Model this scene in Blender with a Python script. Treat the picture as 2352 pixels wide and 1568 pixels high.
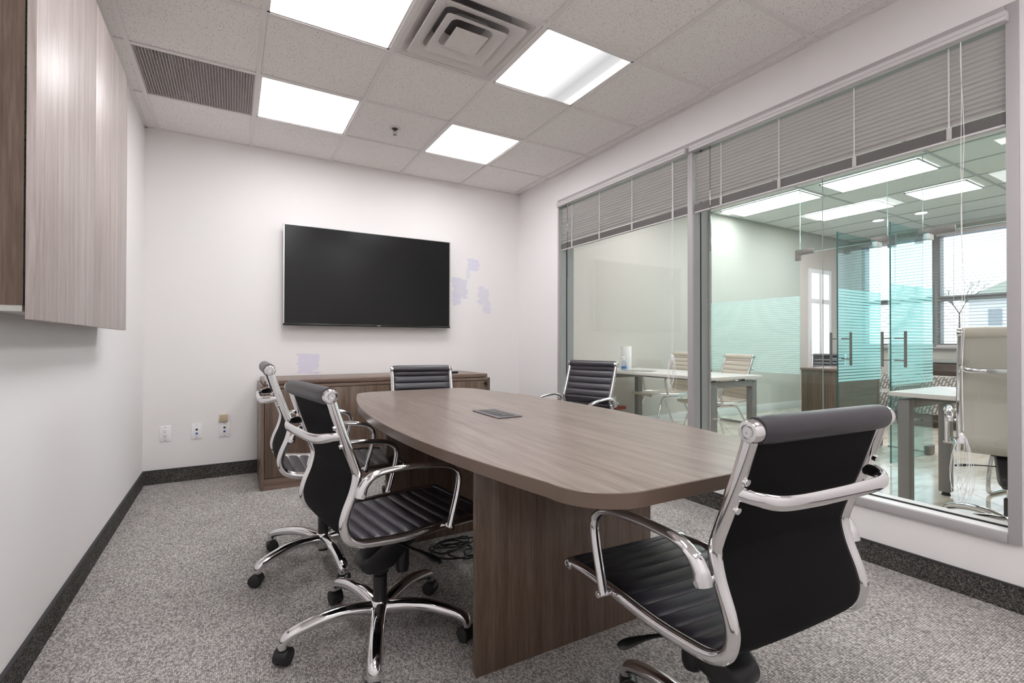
import bpy, bmesh, math, random
from mathutils import Vector, Matrix
random.seed(7)
for o in list(bpy.data.objects): bpy.data.objects.remove(o)
sc = bpy.context.scene
COL = sc.collection
PI = math.pi

# ---------------------------------------------------------------- camera
F = 1102.33; YAW = -.5276; PIT = .0067; ROL = .0014
fw = Vector((-math.sin(YAW) * math.cos(PIT), math.cos(YAW) * math.cos(PIT), math.sin(PIT)))
rt = Vector((math.cos(YAW), math.sin(YAW), 0)); up = rt.cross(fw)
r2 = math.cos(ROL) * rt + math.sin(ROL) * up
u2 = -math.sin(ROL) * rt + math.cos(ROL) * up
cam_data = bpy.data.cameras.new('camera'); cam = bpy.data.objects.new('camera', cam_data); COL.objects.link(cam)
cam.matrix_world = Matrix(((r2.x, u2.x, -fw.x, .5617), (r2.y, u2.y, -fw.y, -4.3849), (r2.z, u2.z, -fw.z, 1.0407), (0, 0, 0, 1)))
cam_data.sensor_width = 36; cam_data.lens = 36 * F / 2352; cam_data.shift_y = (781.1 - 784) / 2352
cam_data.clip_start = .02; cam_data.clip_end = 500
sc.camera = cam
# ---------------------------------------------------------------- world, exposure
w = bpy.data.worlds.new('overcast_sky'); sc.world = w; w.use_nodes = True
wn = w.node_tree.nodes; wl = w.node_tree.links
bg = wn['Background']; tc = wn.new('ShaderNodeTexCoord'); sep = wn.new('ShaderNodeSeparateXYZ'); cr = wn.new('ShaderNodeValToRGB')
wl.new(tc.outputs['Generated'], sep.inputs[0]); wl.new(sep.outputs['Z'], cr.inputs[0]); wl.new(cr.outputs[0], bg.inputs[0])
cr.color_ramp.elements[0].color = (.86, .95, 1, 1); cr.color_ramp.elements[1].color = (.62, .8, 1, 1)
SKY = 2.6
bg.inputs[1].default_value = SKY
sc.view_settings.view_transform = 'Standard'; sc.view_settings.look = 'None'; sc.view_settings.gamma = 1
sc.view_settings.use_curve_mapping = False; sc.view_settings.exposure = 0.0
sc.cycles.use_denoising = True
sc.cycles.max_bounces = 14; sc.cycles.diffuse_bounces = 6; sc.cycles.glossy_bounces = 6
sc.cycles.transparent_max_bounces = 32; sc.cycles.transmission_bounces = 8
PANEL = 14.2          # radiance of a lit troffer lens in the meeting room
OFFICE = 13.5         # the same beyond the glass

W = 3.2; H = 2.618; G = .6096; GX = .0762; GY = -.5927; YF = -5.35
XG = 3.272           # glass plane of the interior window
OY = .05; OX = 10.3; OH = 2.88; PX = 6.33

# ---------------------------------------------------------------- materials
def mat(name, col=(.5, .5, .5), rough=.5, metal=0, spec=.5, emit=None, es=0):
    m = bpy.data.materials.new(name); m.use_nodes = True
    b = m.node_tree.nodes['Principled BSDF']
    b.inputs['Base Color'].default_value = (*col, 1); b.inputs['Roughness'].default_value = rough
    b.inputs['Metallic'].default_value = metal; b.inputs['Specular IOR Level'].default_value = spec
    if emit: b.inputs['Emission Color'].default_value = (*emit, 1); b.inputs['Emission Strength'].default_value = es
    return m
def N(m, t, **k):
    n = m.node_tree.nodes.new(t)
    for a, v in k.items():
        if a in n.inputs: n.inputs[a].default_value = v
        else: setattr(n, a, v)
    return n
def L(m, a, b): m.node_tree.links.new(a, b)
def BS(m): return m.node_tree.nodes['Principled BSDF']
def ramp(m, fac, stops):
    r = N(m, 'ShaderNodeValToRGB'); e = r.color_ramp.elements
    e[0].position, e[0].color = stops[0][0], (*stops[0][1], 1); e[1].position, e[1].color = stops[-1][0], (*stops[-1][1], 1)
    for p, c in stops[1:-1]:
        x = e.new(p); x.color = (*c, 1)
    L(m, fac, r.inputs[0]); return r.outputs[0]
def bump(m, h, s, d=.01):
    b = N(m, 'ShaderNodeBump'); b.inputs['Strength'].default_value = s; b.inputs['Distance'].default_value = d
    L(m, h, b.inputs['Height']); L(m, b.outputs[0], BS(m).inputs['Normal'])
def coord(m, scale=(1, 1, 1), rot=(0, 0, 0), kind='Object'):
    t = N(m, 'ShaderNodeTexCoord'); mp = N(m, 'ShaderNodeMapping')
    mp.inputs['Scale'].default_value = scale; mp.inputs['Rotation'].default_value = rot
    L(m, t.outputs[kind], mp.inputs[0]); return mp.outputs[0]
def wood(name, axis, dark, mid, light, rough=.35, spec=.5):
    m = mat(name, mid, rough, 0, spec)
    s = [34, 34, 34]; s[axis] = 1.1
    n1 = N(m, 'ShaderNodeTexNoise'); n1.inputs['Scale'].default_value = 1; n1.inputs['Detail'].default_value = 5; n1.inputs['Roughness'].default_value = .6
    L(m, coord(m, s), n1.inputs[0])
    s2 = [160, 160, 160]; s2[axis] = 9
    n2 = N(m, 'ShaderNodeTexNoise'); n2.inputs['Scale'].default_value = 1; n2.inputs['Detail'].default_value = 3
    L(m, coord(m, s2), n2.inputs[0])
    mx = N(m, 'ShaderNodeMath', operation='MULTIPLY_ADD'); mx.inputs[1].default_value = .4
    L(m, n2.outputs[0], mx.inputs[0]); mm = N(m, 'ShaderNodeMath', operation='MULTIPLY'); mm.inputs[1].default_value = .6
    L(m, n1.outputs[0], mm.inputs[0]); L(m, mm.outputs[0], mx.inputs[2])
    L(m, ramp(m, mx.outputs[0], [(.34, dark), (.5, mid), (.66, light)]), BS(m).inputs['Base Color'])
    bump(m, n2.outputs[0], .06, .002)
    return m
M = {}
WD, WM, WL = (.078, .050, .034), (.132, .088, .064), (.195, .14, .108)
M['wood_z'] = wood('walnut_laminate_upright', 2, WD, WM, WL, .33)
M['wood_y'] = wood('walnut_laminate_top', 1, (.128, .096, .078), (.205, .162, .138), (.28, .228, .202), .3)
M['wood_x'] = wood('walnut_laminate_long', 0, (.10, .066, .05), (.17, .115, .088), (.24, .17, .135), .32)
M['wood_cab'] = wood('pale_walnut_laminate', 2, (.30, .25, .235), (.43, .37, .35), (.54, .475, .455), .4)
M['wood_edge'] = mat('walnut_edge_band', (.15, .105, .08), .35)
M['dark_wood'] = wood('dark_striped_wood', 1, (.03, .02, .017), (.07, .048, .04), (.14, .105, .09), .4)

def wall_mat():
    m = mat('matte_wall_paint', (.82, .80, .795), .75, 0, .25)
    n = N(m, 'ShaderNodeTexNoise'); n.inputs['Scale'].default_value = 260; n.inputs['Detail'].default_value = 2
    L(m, coord(m), n.inputs[0]); bump(m, n.outputs[0], .05, .002); return m
M['wall'] = wall_mat()
def patched_wall():
    m = wall_mat(); m.name = 'back_wall_paint_with_touch_ups'
    v = coord(m); wob = N(m, 'ShaderNodeTexNoise'); wob.inputs['Scale'].default_value = 24; wob.inputs['Detail'].default_value = 4
    sc_ = N(m, 'ShaderNodeMapping'); sc_.inputs['Scale'].default_value = (.35, 1, 1.6); L(m, v, sc_.inputs[0]); L(m, sc_.outputs[0], wob.inputs[0])
    sub = N(m, 'ShaderNodeVectorMath', operation='SUBTRACT'); sub.inputs[1].default_value = (.5, .5, .5); L(m, wob.outputs['Color'], sub.inputs[0])
    ms = N(m, 'ShaderNodeVectorMath', operation='SCALE'); ms.inputs['Scale'].default_value = .12; L(m, sub.outputs[0], ms.inputs[0])
    ad = N(m, 'ShaderNodeVectorMath', operation='ADD'); L(m, v, ad.inputs[0]); L(m, ms.outputs[0], ad.inputs[1])
    sp = N(m, 'ShaderNodeSeparateXYZ'); L(m, ad.outputs[0], sp.inputs[0])
    col = None
    base = (.82, .80, .795, 1)
    prev = None
    for (x0, x1, z0, z1, c) in [(2.60, 2.73, 1.78, 1.895, (.66, .66, .78)), (2.585, 2.63, 1.70, 1.80, (.71, .70, .78)),
                                (2.43, 2.60, 1.50, 1.69, (.65, .65, .755)), (2.43, 2.53, 1.42, 1.52, (.66, .66, .77)),
                                (2.72, 2.84, 1.44, 1.61, (.70, .68, .78)), (2.77, 2.86, 1.36, 1.46, (.71, .69, .78)),
                                (1.035, 1.205, .785, .952, (.68, .66, .79))]:
        def absdist(out, c0, hw):
            a = N(m, 'ShaderNodeMath', operation='SUBTRACT'); a.inputs[1].default_value = c0; L(m, out, a.inputs[0])
            b = N(m, 'ShaderNodeMath', operation='ABSOLUTE'); L(m, a.outputs[0], b.inputs[0])
            d = N(m, 'ShaderNodeMath', operation='LESS_THAN'); d.inputs[1].default_value = hw; L(m, b.outputs[0], d.inputs[0]); return d.outputs[0]
        a = absdist(sp.outputs['X'], (x0 + x1) / 2, (x1 - x0) / 2); b = absdist(sp.outputs['Z'], (z0 + z1) / 2, (z1 - z0) / 2)
        k = N(m, 'ShaderNodeMath', operation='MULTIPLY'); L(m, a, k.inputs[0]); L(m, b, k.inputs[1])
        k2 = N(m, 'ShaderNodeMath', operation='MULTIPLY'); k2.inputs[1].default_value = .8; L(m, k.outputs[0], k2.inputs[0])
        mix = N(m, 'ShaderNodeMixRGB'); L(m, k2.outputs[0], mix.inputs[0])
        if prev is None: mix.inputs[1].default_value = base
        else: L(m, prev, mix.inputs[1])
        mix.inputs[2].default_value = (*c, 1); prev = mix.outputs[0]
    L(m, prev, BS(m).inputs['Base Color']); return m
M['wall_back'] = patched_wall()

def tile_mat():
    m = mat('speckled_mineral_ceiling_tile', (.6, .56, .54), .9, 0, .1)
    n = N(m, 'ShaderNodeTexNoise'); n.inputs['Scale'].default_value = 150; n.inputs['Detail'].default_value = 2.5; n.inputs['Roughness'].default_value = .7
    t = N(m, 'ShaderNodeTexCoord'); g = N(m, 'ShaderNodeNewGeometry')
    L(m, g.outputs['Position'], n.inputs[0])
    v = N(m, 'ShaderNodeTexVoronoi'); v.inputs['Scale'].default_value = 110; L(m, g.outputs['Position'], v.inputs[0])
    a = ramp(m, n.outputs[0], [(.3, (.12, .11, .10)), (.385, (.80, .77, .755)), (.6, (.86, .83, .815)), (.8, (.90, .87, .855))])
    L(m, a, BS(m).inputs['Base Color']); bump(m, n.outputs[0], .25, .003); return m
M['tile'] = tile_mat()
M['tbar'] = mat('painted_grid_metal', (.74, .715, .705), .45, 0, .4)
M['plenum'] = mat('dark_plenum', (.05, .05, .05), .9)

def carpet(name, c0, c1, c2, rot=0, SC=(195, 140, 140), RND=.3, FUR=.8):
    m = mat(name, c1, .95, 0, .05)
    v = N(m, 'ShaderNodeTexVoronoi'); v.inputs['Scale'].default_value = 1; v.inputs['Randomness'].default_value = RND
    cc = coord(m, SC, (0, 0, rot)); L(m, cc, v.inputs[0])
    wn_ = N(m, 'ShaderNodeTexWhiteNoise'); L(m, v.outputs['Color'], wn_.inputs[0])
    n = N(m, 'ShaderNodeTexNoise'); n.inputs['Scale'].default_value = 7; n.inputs['Detail'].default_value = 4; L(m, coord(m), n.inputs[0])
    mul = N(m, 'ShaderNodeMath', operation='MULTIPLY_ADD'); mul.inputs[1].default_value = .75; L(m, wn_.outputs[0], mul.inputs[0])
    n2 = N(m, 'ShaderNodeMath', operation='MULTIPLY'); n2.inputs[1].default_value = .3; L(m, n.outputs[0], n2.inputs[0]); L(m, n2.outputs[0], mul.inputs[2])
    c = ramp(m, mul.outputs[0], [(.08, c0), (.5, c1), (.95, c2)])
    dd = ramp(m, v.outputs['Distance'], [(.25, (1, 1, 1)), (.7, (.42, .41, .40))])
    mx = N(m, 'ShaderNodeMixRGB', blend_type='MULTIPLY'); mx.inputs[0].default_value = 1
    L(m, c, mx.inputs[1]); L(m, dd, mx.inputs[2])
    sx_ = N(m, 'ShaderNodeSeparateXYZ'); L(m, cc, sx_.inputs[0])
    wv = N(m, 'ShaderNodeMath', operation='PINGPONG'); wv.inputs[1].default_value = .5; L(m, sx_.outputs['Y'], wv.inputs[0])
    fr = ramp(m, wv.outputs[0], [(.0, (.38, .36, .36)), (.22, (1, 1, 1))])
    mf = N(m, 'ShaderNodeMixRGB', blend_type='MULTIPLY'); mf.inputs[0].default_value = FUR
    L(m, mx.outputs[0], mf.inputs[1]); L(m, fr, mf.inputs[2]); L(m, mf.outputs[0], BS(m).inputs['Base Color'])
    inv = N(m, 'ShaderNodeMath', operation='SUBTRACT'); inv.inputs[0].default_value = 1; L(m, v.outputs['Distance'], inv.inputs[1])
    bump(m, inv.outputs[0], .7, .004); return m
M['carpet'] = carpet('grey_loop_carpet', (.24, .225, .218), (.51, .485, .47), (.82, .79, .76))
M['carpet_base'] = carpet('dark_carpet_skirting', (.035, .033, .031), (.10, .094, .089), (.25, .235, .22), 0, (230, 230, 260), .42, 0)
M['binding'] = mat('dark_binding_tape', (.035, .034, .037), .7)

M['chrome'] = mat('polished_chrome', (.80, .79, .80), .09, 1)
M['satin'] = mat('brushed_nickel', (.22, .205, .195), .45, .5)
def leather(name, c, rough, noise=900):
    m = mat(name, c, rough, 0, .5)
    n = N(m, 'ShaderNodeTexNoise'); n.inputs['Scale'].default_value = noise; L(m, coord(m), n.inputs[0]); bump(m, n.outputs[0], .08, .001); return m
M['leather'] = leather('black_ribbed_leather', (.019, .016, .025), .38); BS(M['leather']).inputs['Specular IOR Level'].default_value = .8
M['meshback'] = leather('black_back_fabric', (.0065, .0062, .007), .8, 1500); BS(M['meshback']).inputs['Specular IOR Level'].default_value = .15
M['wleather'] = leather('cream_ribbed_leather', (.66, .61, .53), .42)
M['wback'] = leather('cream_back_leather', (.60, .575, .51), .5)
M['blackp'] = mat('black_plastic', (.012, .012, .013), .38)
M['rubber'] = mat('black_rubber', (.02, .02, .02), .6)
M['label'] = mat('tan_sticker', (.45, .38, .32), .6)
M['frame'] = mat('grey_aluminium_frame', (.42, .40, .405), .42, 0, .5)
M['frame_in'] = mat('pale_grey_reveal', (.33, .345, .34), .5)
M['gasket'] = mat('black_gasket', (.01, .01, .01), .6)
M['white'] = mat('white_plastic', (.88, .87, .88), .4)
M['blind'] = mat('pale_grey_blind_metal', (.50, .485, .47), .42, 0, .4)
M['blind_shaded'] = mat('shaded_slat_grey', (.17, .155, .15), .4)  # slat metal with the stack's shadow put into its colour
M['valance'] = mat('white_valance', (.60, .575, .58), .35)
M['screen'] = mat('black_tv_screen', (.010, .010, .0105), .22, 0, .3)
M['tvbody'] = mat('black_tv_bezel', (.01, .01, .01), .25)
M['silver'] = mat('silver_tv_edge', (.55, .55, .56), .3, .8)
M['beige'] = mat('beige_plastic', (.52, .43, .29), .5)
M['dark'] = mat('dark_hole', (.01, .008, .01), .6)
M['blue'] = mat('blue_jack', (.02, .09, .42), .5)
M['vent'] = mat('white_vent_metal', (.68, .65, .64), .5, 0, .3)
M['ventdark'] = mat('duct_interior', (.09, .08, .078), .7)
M['grille'] = mat('grille_metal', (.48, .445, .435), .5)
M['cable'] = mat('black_cable', (.012, .012, .012), .5)
M['greygrommet'] = mat('charcoal_plastic', (.10, .095, .105), .4)
M['owall'] = mat('office_wall_paint', (.58, .55, .51), .7, 0, .3)
M['oceil'] = tile_mat(); M['oceil'].name = 'office_ceiling_tile'
M['otbar'] = mat('office_grid_metal', (.5, .5, .5), .5)
M['skirt'] = mat('white_gloss_skirting', (.72, .72, .72), .35)
M['desk_w'] = mat('white_desk_laminate', (.72, .70, .68), .3)
M['steel'] = mat('grey_steel_leg', (.24, .235, .23), .4, .2)
M['paper'] = mat('white_paper', (.85, .85, .84), .8)
M['print'] = mat('printed_paper_blue', (.05, .2, .5), .6)
M['red'] = mat('brick_red_plastic', (.35, .06, .05), .5)
M['sticker'] = M['label']
def floor_tile():
    m = mat('polished_beige_porcelain', (.66, .60, .52), .09, 0, .6)
    n = N(m, 'ShaderNodeTexNoise'); n.inputs['Scale'].default_value = 2.2; n.inputs['Detail'].default_value = 6; n.inputs['Distortion'].default_value = 1.2
    g = N(m, 'ShaderNodeNewGeometry'); mp = N(m, 'ShaderNodeMapping'); mp.inputs['Scale'].default_value = (1, 3.5, 1); mp.inputs['Rotation'].default_value = (0, 0, .8)
    L(m, g.outputs['Position'], mp.inputs[0]); L(m, mp.outputs[0], n.inputs[0])
    L(m, ramp(m, n.outputs[0], [(.3, (.46, .39, .32)), (.5, (.63, .57, .49)), (.7, (.72, .68, .61))]), BS(m).inputs['Base Color']); return m
M['ftile'] = floor_tile()
M['grout'] = mat('beige_grout', (.36, .32, .27), .8)
def glass(name, tint, refl=1.0):
    m = bpy.data.materials.new(name); m.use_nodes = True; nt = m.node_tree; nt.nodes.clear()
    o = nt.nodes.new('ShaderNodeOutputMaterial'); mx = nt.nodes.new('ShaderNodeMixShader'); fr = nt.nodes.new('ShaderNodeFresnel'); fr.inputs[0].default_value = 1.45
    t = nt.nodes.new('ShaderNodeBsdfTransparent'); t.inputs[0].default_value = (*tint, 1); g = nt.nodes.new('ShaderNodeBsdfGlossy'); g.inputs['Roughness'].default_value = 0.01
    mu = nt.nodes.new('ShaderNodeMath'); mu.operation = 'MULTIPLY'; mu.inputs[1].default_value = refl
    ge = nt.nodes.new('ShaderNodeNewGeometry'); io = nt.nodes.new('ShaderNodeMapRange'); io.inputs[3].default_value = 1.45; io.inputs[4].default_value = 1 / 1.45
    nt.links.new(ge.outputs['Backfacing'], io.inputs[0]); nt.links.new(io.outputs[0], fr.inputs[0])
    nt.links.new(fr.outputs[0], mu.inputs[0]); nt.links.new(mu.outputs[0], mx.inputs[0]); nt.links.new(t.outputs[0], mx.inputs[1]); nt.links.new(g.outputs[0], mx.inputs[2]); nt.links.new(mx.outputs[0], o.inputs[0])
    return m
M['glass'] = glass('clear_float_glass', (.985, .99, .985), .9)
M['glass_p'] = glass('faint_green_glass', (.90, .975, .96), .8)
M['glass_d'] = glass('teal_tinted_door_glass', (.80, .945, .955), .8)
M['glass_edge'] = mat('dark_green_glass_edge', (.03, .12, .12), .1)
def film(name, c, fac):
    m = bpy.data.materials.new(name); m.use_nodes = True; nt = m.node_tree; nt.nodes.clear()
    o = nt.nodes.new('ShaderNodeOutputMaterial'); mx = nt.nodes.new('ShaderNodeMixShader'); mx.inputs[0].default_value = fac
    t = nt.nodes.new('ShaderNodeBsdfTransparent'); t.inputs[0].default_value = (.9, .97, .97, 1)
    a = nt.nodes.new('ShaderNodeAddShader'); d = nt.nodes.new('ShaderNodeBsdfDiffuse'); d.inputs[0].default_value = (*[x * .6 for x in c], 1); tl = nt.nodes.new('ShaderNodeBsdfTranslucent'); tl.inputs[0].default_value = (*[x * .6 for x in c], 1)
    nt.links.new(d.outputs[0], a.inputs[0]); nt.links.new(tl.outputs[0], a.inputs[1])
    nt.links.new(t.outputs[0], mx.inputs[1]); nt.links.new(a.outputs[0], mx.inputs[2]); nt.links.new(mx.outputs[0], o.inputs[0]); return m
M['film'] = film('frosted_film', (.74, .92, .935), .68)
M['film_w'] = film('pale_frosted_film', (.8, .95, .93), .4)
M['bge'] = mat('bright_glass_edge', (.6, .75, .72), .2)
M['wand'] = glass('clear_acrylic', (.8, .8, .78), 1)
def lens(name, strength, dead=None):
    m = bpy.data.materials.new(name); m.use_nodes = True; nt = m.node_tree; nt.nodes.clear()
    o = nt.nodes.new('ShaderNodeOutputMaterial'); e = nt.nodes.new('ShaderNodeEmission'); e.inputs[0].default_value = (1, .985, .995, 1); e.inputs[1].default_value = strength
    if dead:
        # this troffer has burnt-out tubes: the part of the lens under them gives less light
        t = nt.nodes.new('ShaderNodeTexCoord'); s = nt.nodes.new('ShaderNodeSeparateXYZ'); nt.links.new(t.outputs['Object'], s.inputs[0])
        r = nt.nodes.new('ShaderNodeValToRGB'); el = r.color_ramp.elements
        mp = nt.nodes.new('ShaderNodeMapRange'); mp.inputs[1].default_value = -.3; mp.inputs[2].default_value = .3; nt.links.new(s.outputs['X'], mp.inputs[0])
        el[0].position = 0; el[0].color = (1, 1, 1, 1); el[1].position = 1; el[1].color = (.14, .14, .14, 1)
        for p, v in ((.5, 1), (.62, .07), (.74, .045), (.86, .055), (.93, .11)):
            x = el.new(p); x.color = (v, v, v * 1.02, 1)
        mu = nt.nodes.new('ShaderNodeMath'); mu.operation = 'MULTIPLY'; mu.inputs[1].default_value = strength
        nt.links.new(mp.outputs[0], r.inputs[0]); nt.links.new(r.outputs[0], mu.inputs[0]); nt.links.new(mu.outputs[0], e.inputs[1])
    nt.links.new(e.outputs[0], o.inputs[0]); return m
M['lens'] = lens('lit_lens', PANEL); M['lens_dead'] = lens('half_lit_lens', PANEL, True); M['olens'] = lens('office_lit_lens', OFFICE); M['llens'] = lens('lobby_lit_lens', 14)
def greek():
    m = mat('greek_key_fabric', (.5, .48, .45), .9)
    b = N(m, 'ShaderNodeTexBrick'); b.inputs['Scale'].default_value = 1; b.offset = .5
    b.inputs['Color1'].default_value = (.62, .6, .56, 1); b.inputs['Color2'].default_value = (.5, .48, .44, 1); b.inputs['Mortar'].default_value = (.2, .185, .17, 1)
    b.inputs['Mortar Size'].default_value = .12; b.inputs['Brick Width'].default_value = .9; b.inputs['Row Height'].default_value = .45
    L(m, coord(m, (16, 16, 16), (PI / 4, .6, PI / 4)), b.inputs[0]); L(m, b.outputs[0], BS(m).inputs['Base Color']); return m
M['greek'] = greek()
M['slat_w'] = mat('shaded_white_wide_slat', (.30, .33, .34), .5)  # white slats; their shade against the sky is put into this grey
M['pave'] = mat('pale_pavement', (.55, .55, .55), .9)
M['bark'] = mat('grey_bark', (.12, .10, .09), .9)
M['roofm'] = mat('mossy_shingles', (.34, .36, .28), .9)
M['hwin'] = mat('pale_window_glass', (.3, .33, .35), .3)
M['render'] = mat('pale_house_render', (.75, .75, .74), .9)

# ---------------------------------------------------------------- mesh helpers
class B:
    """collects shapes in one bmesh; build() links them as ONE mesh object"""
    def __init__(s): s.bm = bmesh.new()
    def box(s, x0, x1, y0, y1, z0, z1, bev=0, seg=2):
        r = bmesh.ops.create_cube(s.bm, size=1, matrix=Matrix.Translation(((x0 + x1) / 2, (y0 + y1) / 2, (z0 + z1) / 2)) @ Matrix.Diagonal((abs(x1 - x0), abs(y1 - y0), abs(z1 - z0), 1)))
        if bev:
            es = set(e for v in r['verts'] for e in v.link_edges)
            bmesh.ops.bevel(s.bm, geom=list(es), offset=bev, segments=seg, profile=.5, affect='EDGES')
        return s
    def cyl(s, p0, p1, r0, r1=None, n=20, cap=True):
        p0 = Vector(p0); p1 = Vector(p1); d = p1 - p0
        mt = Matrix.Translation((p0 + p1) / 2) @ d.to_track_quat('Z', 'Y').to_matrix().to_4x4()
        bmesh.ops.create_cone(s.bm, cap_ends=cap, segments=n, radius1=r0, radius2=r0 if r1 is None else r1, depth=d.length, matrix=mt); return s
    def lathe(s, prof, n=24, mt=Matrix.Identity(4)):
        rings = []
        for r, z in prof:
            rings.append([s.bm.verts.new(mt @ Vector((r * math.cos(2 * PI * i / n), r * math.sin(2 * PI * i / n), z))) for i in range(n)] if r > 1e-6 else [s.bm.verts.new(mt @ Vector((0, 0, z)))])
        for a, b in zip(rings, rings[1:]):
            for i in range(n):
                j = (i + 1) % n
                q = [a[i % len(a)], a[j % len(a)], b[j % len(b)], b[i % len(b)]]
                q2 = []
                for v in q:
                    if v not in q2: q2.append(v)
                if len(q2) > 2: s.bm.faces.new(q2)
        return s
    def sweep(s, pts, ra, rb=None, side=None, n=12, scales=None):
        """tube along pts; ra = half size along `side`, rb = half size across it"""
        rb = ra if rb is None else rb
        pts = [Vector(p) for p in pts]; rings = []; prev = None
        for i, p in enumerate(pts):
            t = (pts[min(i + 1, len(pts) - 1)] - pts[max(i - 1, 0)]).normalized()
            if side is not None:
                a = Vector(side); a = (a - t * a.dot(t)).normalized()
            else:
                if prev is None:
                    a = t.orthogonal().normalized()
                else:
                    a = (prev - t * prev.dot(t)).normalized()
                prev = a
            b = t.cross(a)
            k = scales[i] if scales else 1
            k = k if isinstance(k, tuple) else (k, k)
            rings.append([s.bm.verts.new(p + a * ra * k[0] * math.cos(2 * PI * j / n) + b * rb * k[1] * math.sin(2 * PI * j / n)) for j in range(n)])
        for A, C in zip(rings, rings[1:]):
            for j in range(n): s.bm.faces.new((A[j], A[(j + 1) % n], C[(j + 1) % n], C[j]))
        s.bm.faces.new(rings[0][::-1]); s.bm.faces.new(rings[-1]); return s
    def prism(s, outline, z0, z1, bev=0):
        a = [s.bm.verts.new((x, y, z0)) for x, y in outline]; b = [s.bm.verts.new((x, y, z1)) for x, y in outline]
        f0 = s.bm.faces.new(a[::-1]); f1 = s.bm.faces.new(b); n = len(a)
        for i in range(n): s.bm.faces.new((a[i], a[(i + 1) % n], b[(i + 1) % n], b[i]))
        if bev: bmesh.ops.bevel(s.bm, geom=list(f0.edges) + list(f1.edges), offset=bev, segments=3, profile=.5, affect='EDGES')
        return s
    def xf(s, mt): bmesh.ops.transform(s.bm, matrix=mt, verts=s.bm.verts); return s
    def mesh(s, name, m, angle=35):
        me = bpy.data.meshes.new(name)
        bmesh.ops.recalc_face_normals(s.bm, faces=s.bm.faces)
        s.bm.to_mesh(me); s.bm.free(); me.materials.append(m)
        me.shade_smooth(); me.set_sharp_from_angle(angle=math.radians(angle)); return me
    def build(s, name, m, parent=None, angle=35, loc=None):
        return put(name, s.mesh(name, m, angle), parent, loc)
def put(name, me, parent=None, loc=None, rot=None):
    o = bpy.data.objects.new(name, me); COL.objects.link(o)
    if parent is not None: o.parent = parent
    if loc is not None: o.location = loc
    if rot is not None: o.rotation_euler = rot
    return o
def thing(name, label, cat, loc=(0, 0, 0), rz=0, group=None):
    o = bpy.data.objects.new(name, None); COL.objects.link(o); o.location = loc; o.rotation_euler = (0, 0, rz); o.empty_display_size = .1
    return tag(o, label, cat, group)
def tag(o, label, cat, group=None):
    o['label'] = label; o['category'] = cat
    if group: o['group'] = group
    return o
def struct(name, label=None):
    o = bpy.data.objects.new(name, None); COL.objects.link(o); o['kind'] = 'structure'
    if label: o['label'] = label
    return o
def sobj(o, label=None):
    o['kind'] = 'structure'
    if label: o['label'] = label
    return o
def bx(name, m, parent, *a, bev=0): return B().box(*a, bev=bev).build(name, m, parent)
def smooth(pts, k=6):
    P = [Vector(p) for p in pts]; out = []
    for i in range(len(P) - 1):
        p0, p1, p2, p3 = P[max(i - 1, 0)], P[i], P[i + 1], P[min(i + 2, len(P) - 1)]
        for j in range(k):
            t = j / k
            out.append(.5 * ((2 * p1) + (p2 - p0) * t + (2 * p0 - 5 * p1 + 4 * p2 - p3) * t * t + (3 * p1 - p0 - 3 * p2 + p3) * t ** 3))
    out.append(P[-1]); return out

# ================================================================ ROOM SHELL
sobj(B().box(0, W, YF, 0, -.12, 0).build('floor', M['carpet']), 'grey loop-pile carpet of the meeting room')
sobj(B().box(-.15, W + .155, 0, .05, 0, 3.0).build('wall_back', M['wall_back']), 'off-white wall behind the television with lilac touch-up patches')
sobj(B().box(-.15, 0, YF, 0, 0, 3.0).build('wall_left', M['wall']), 'off-white left wall under the wooden wall cabinet')
sobj(B().box(-.15, W + .155, YF - .15, YF, 0, 3.0).build('wall_front', M['wall']), 'plain wall behind the camera')
# right wall with one wide opening
O_Y0, O_Y1, O_Z0, O_Z1 = -3.745, -.745, .285, 2.352
sobj(B().box(W, W + .155, O_Y1, 0, 0, 3.0).box(W, W + .155, YF, O_Y0, 0, 3.0).box(W, W + .155, O_Y0, O_Y1, 0, O_Z0).box(W, W + .155, O_Y0, O_Y1, O_Z1, 3.0).build('wall_right', M['wall']), 'off-white partition wall around the wide interior window')
# carpet skirting with dark binding
def skirt(name, x0, x1, y0, y1, ax, label):
    r = struct(name, label)
    bx('carpet_strip', M['carpet_base'], r, x0, x1, y0, y1, 0, .098)
    if ax == 'x': bx('binding_tape', M['binding'], r, x0, x1 + (.002), y0, y1, .098, .104)
    elif ax == '-x': bx('binding_tape', M['binding'], r, x0 - .002, x1, y0, y1, .098, .104)
    else: bx('binding_tape', M['binding'], r, x0, x1, y0 - .002, y1, .098, .104)
skirt('baseboard_back', 0, W, -.009, 0, 'y', 'dark carpet skirting along the back wall')
skirt('baseboard_left', 0, .009, YF, -.009, 'x', 'dark carpet skirting along the left wall')
skirt('baseboard_right', W - .009, W, YF, -.009, '-x', 'dark carpet skirting below the interior window')
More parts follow.
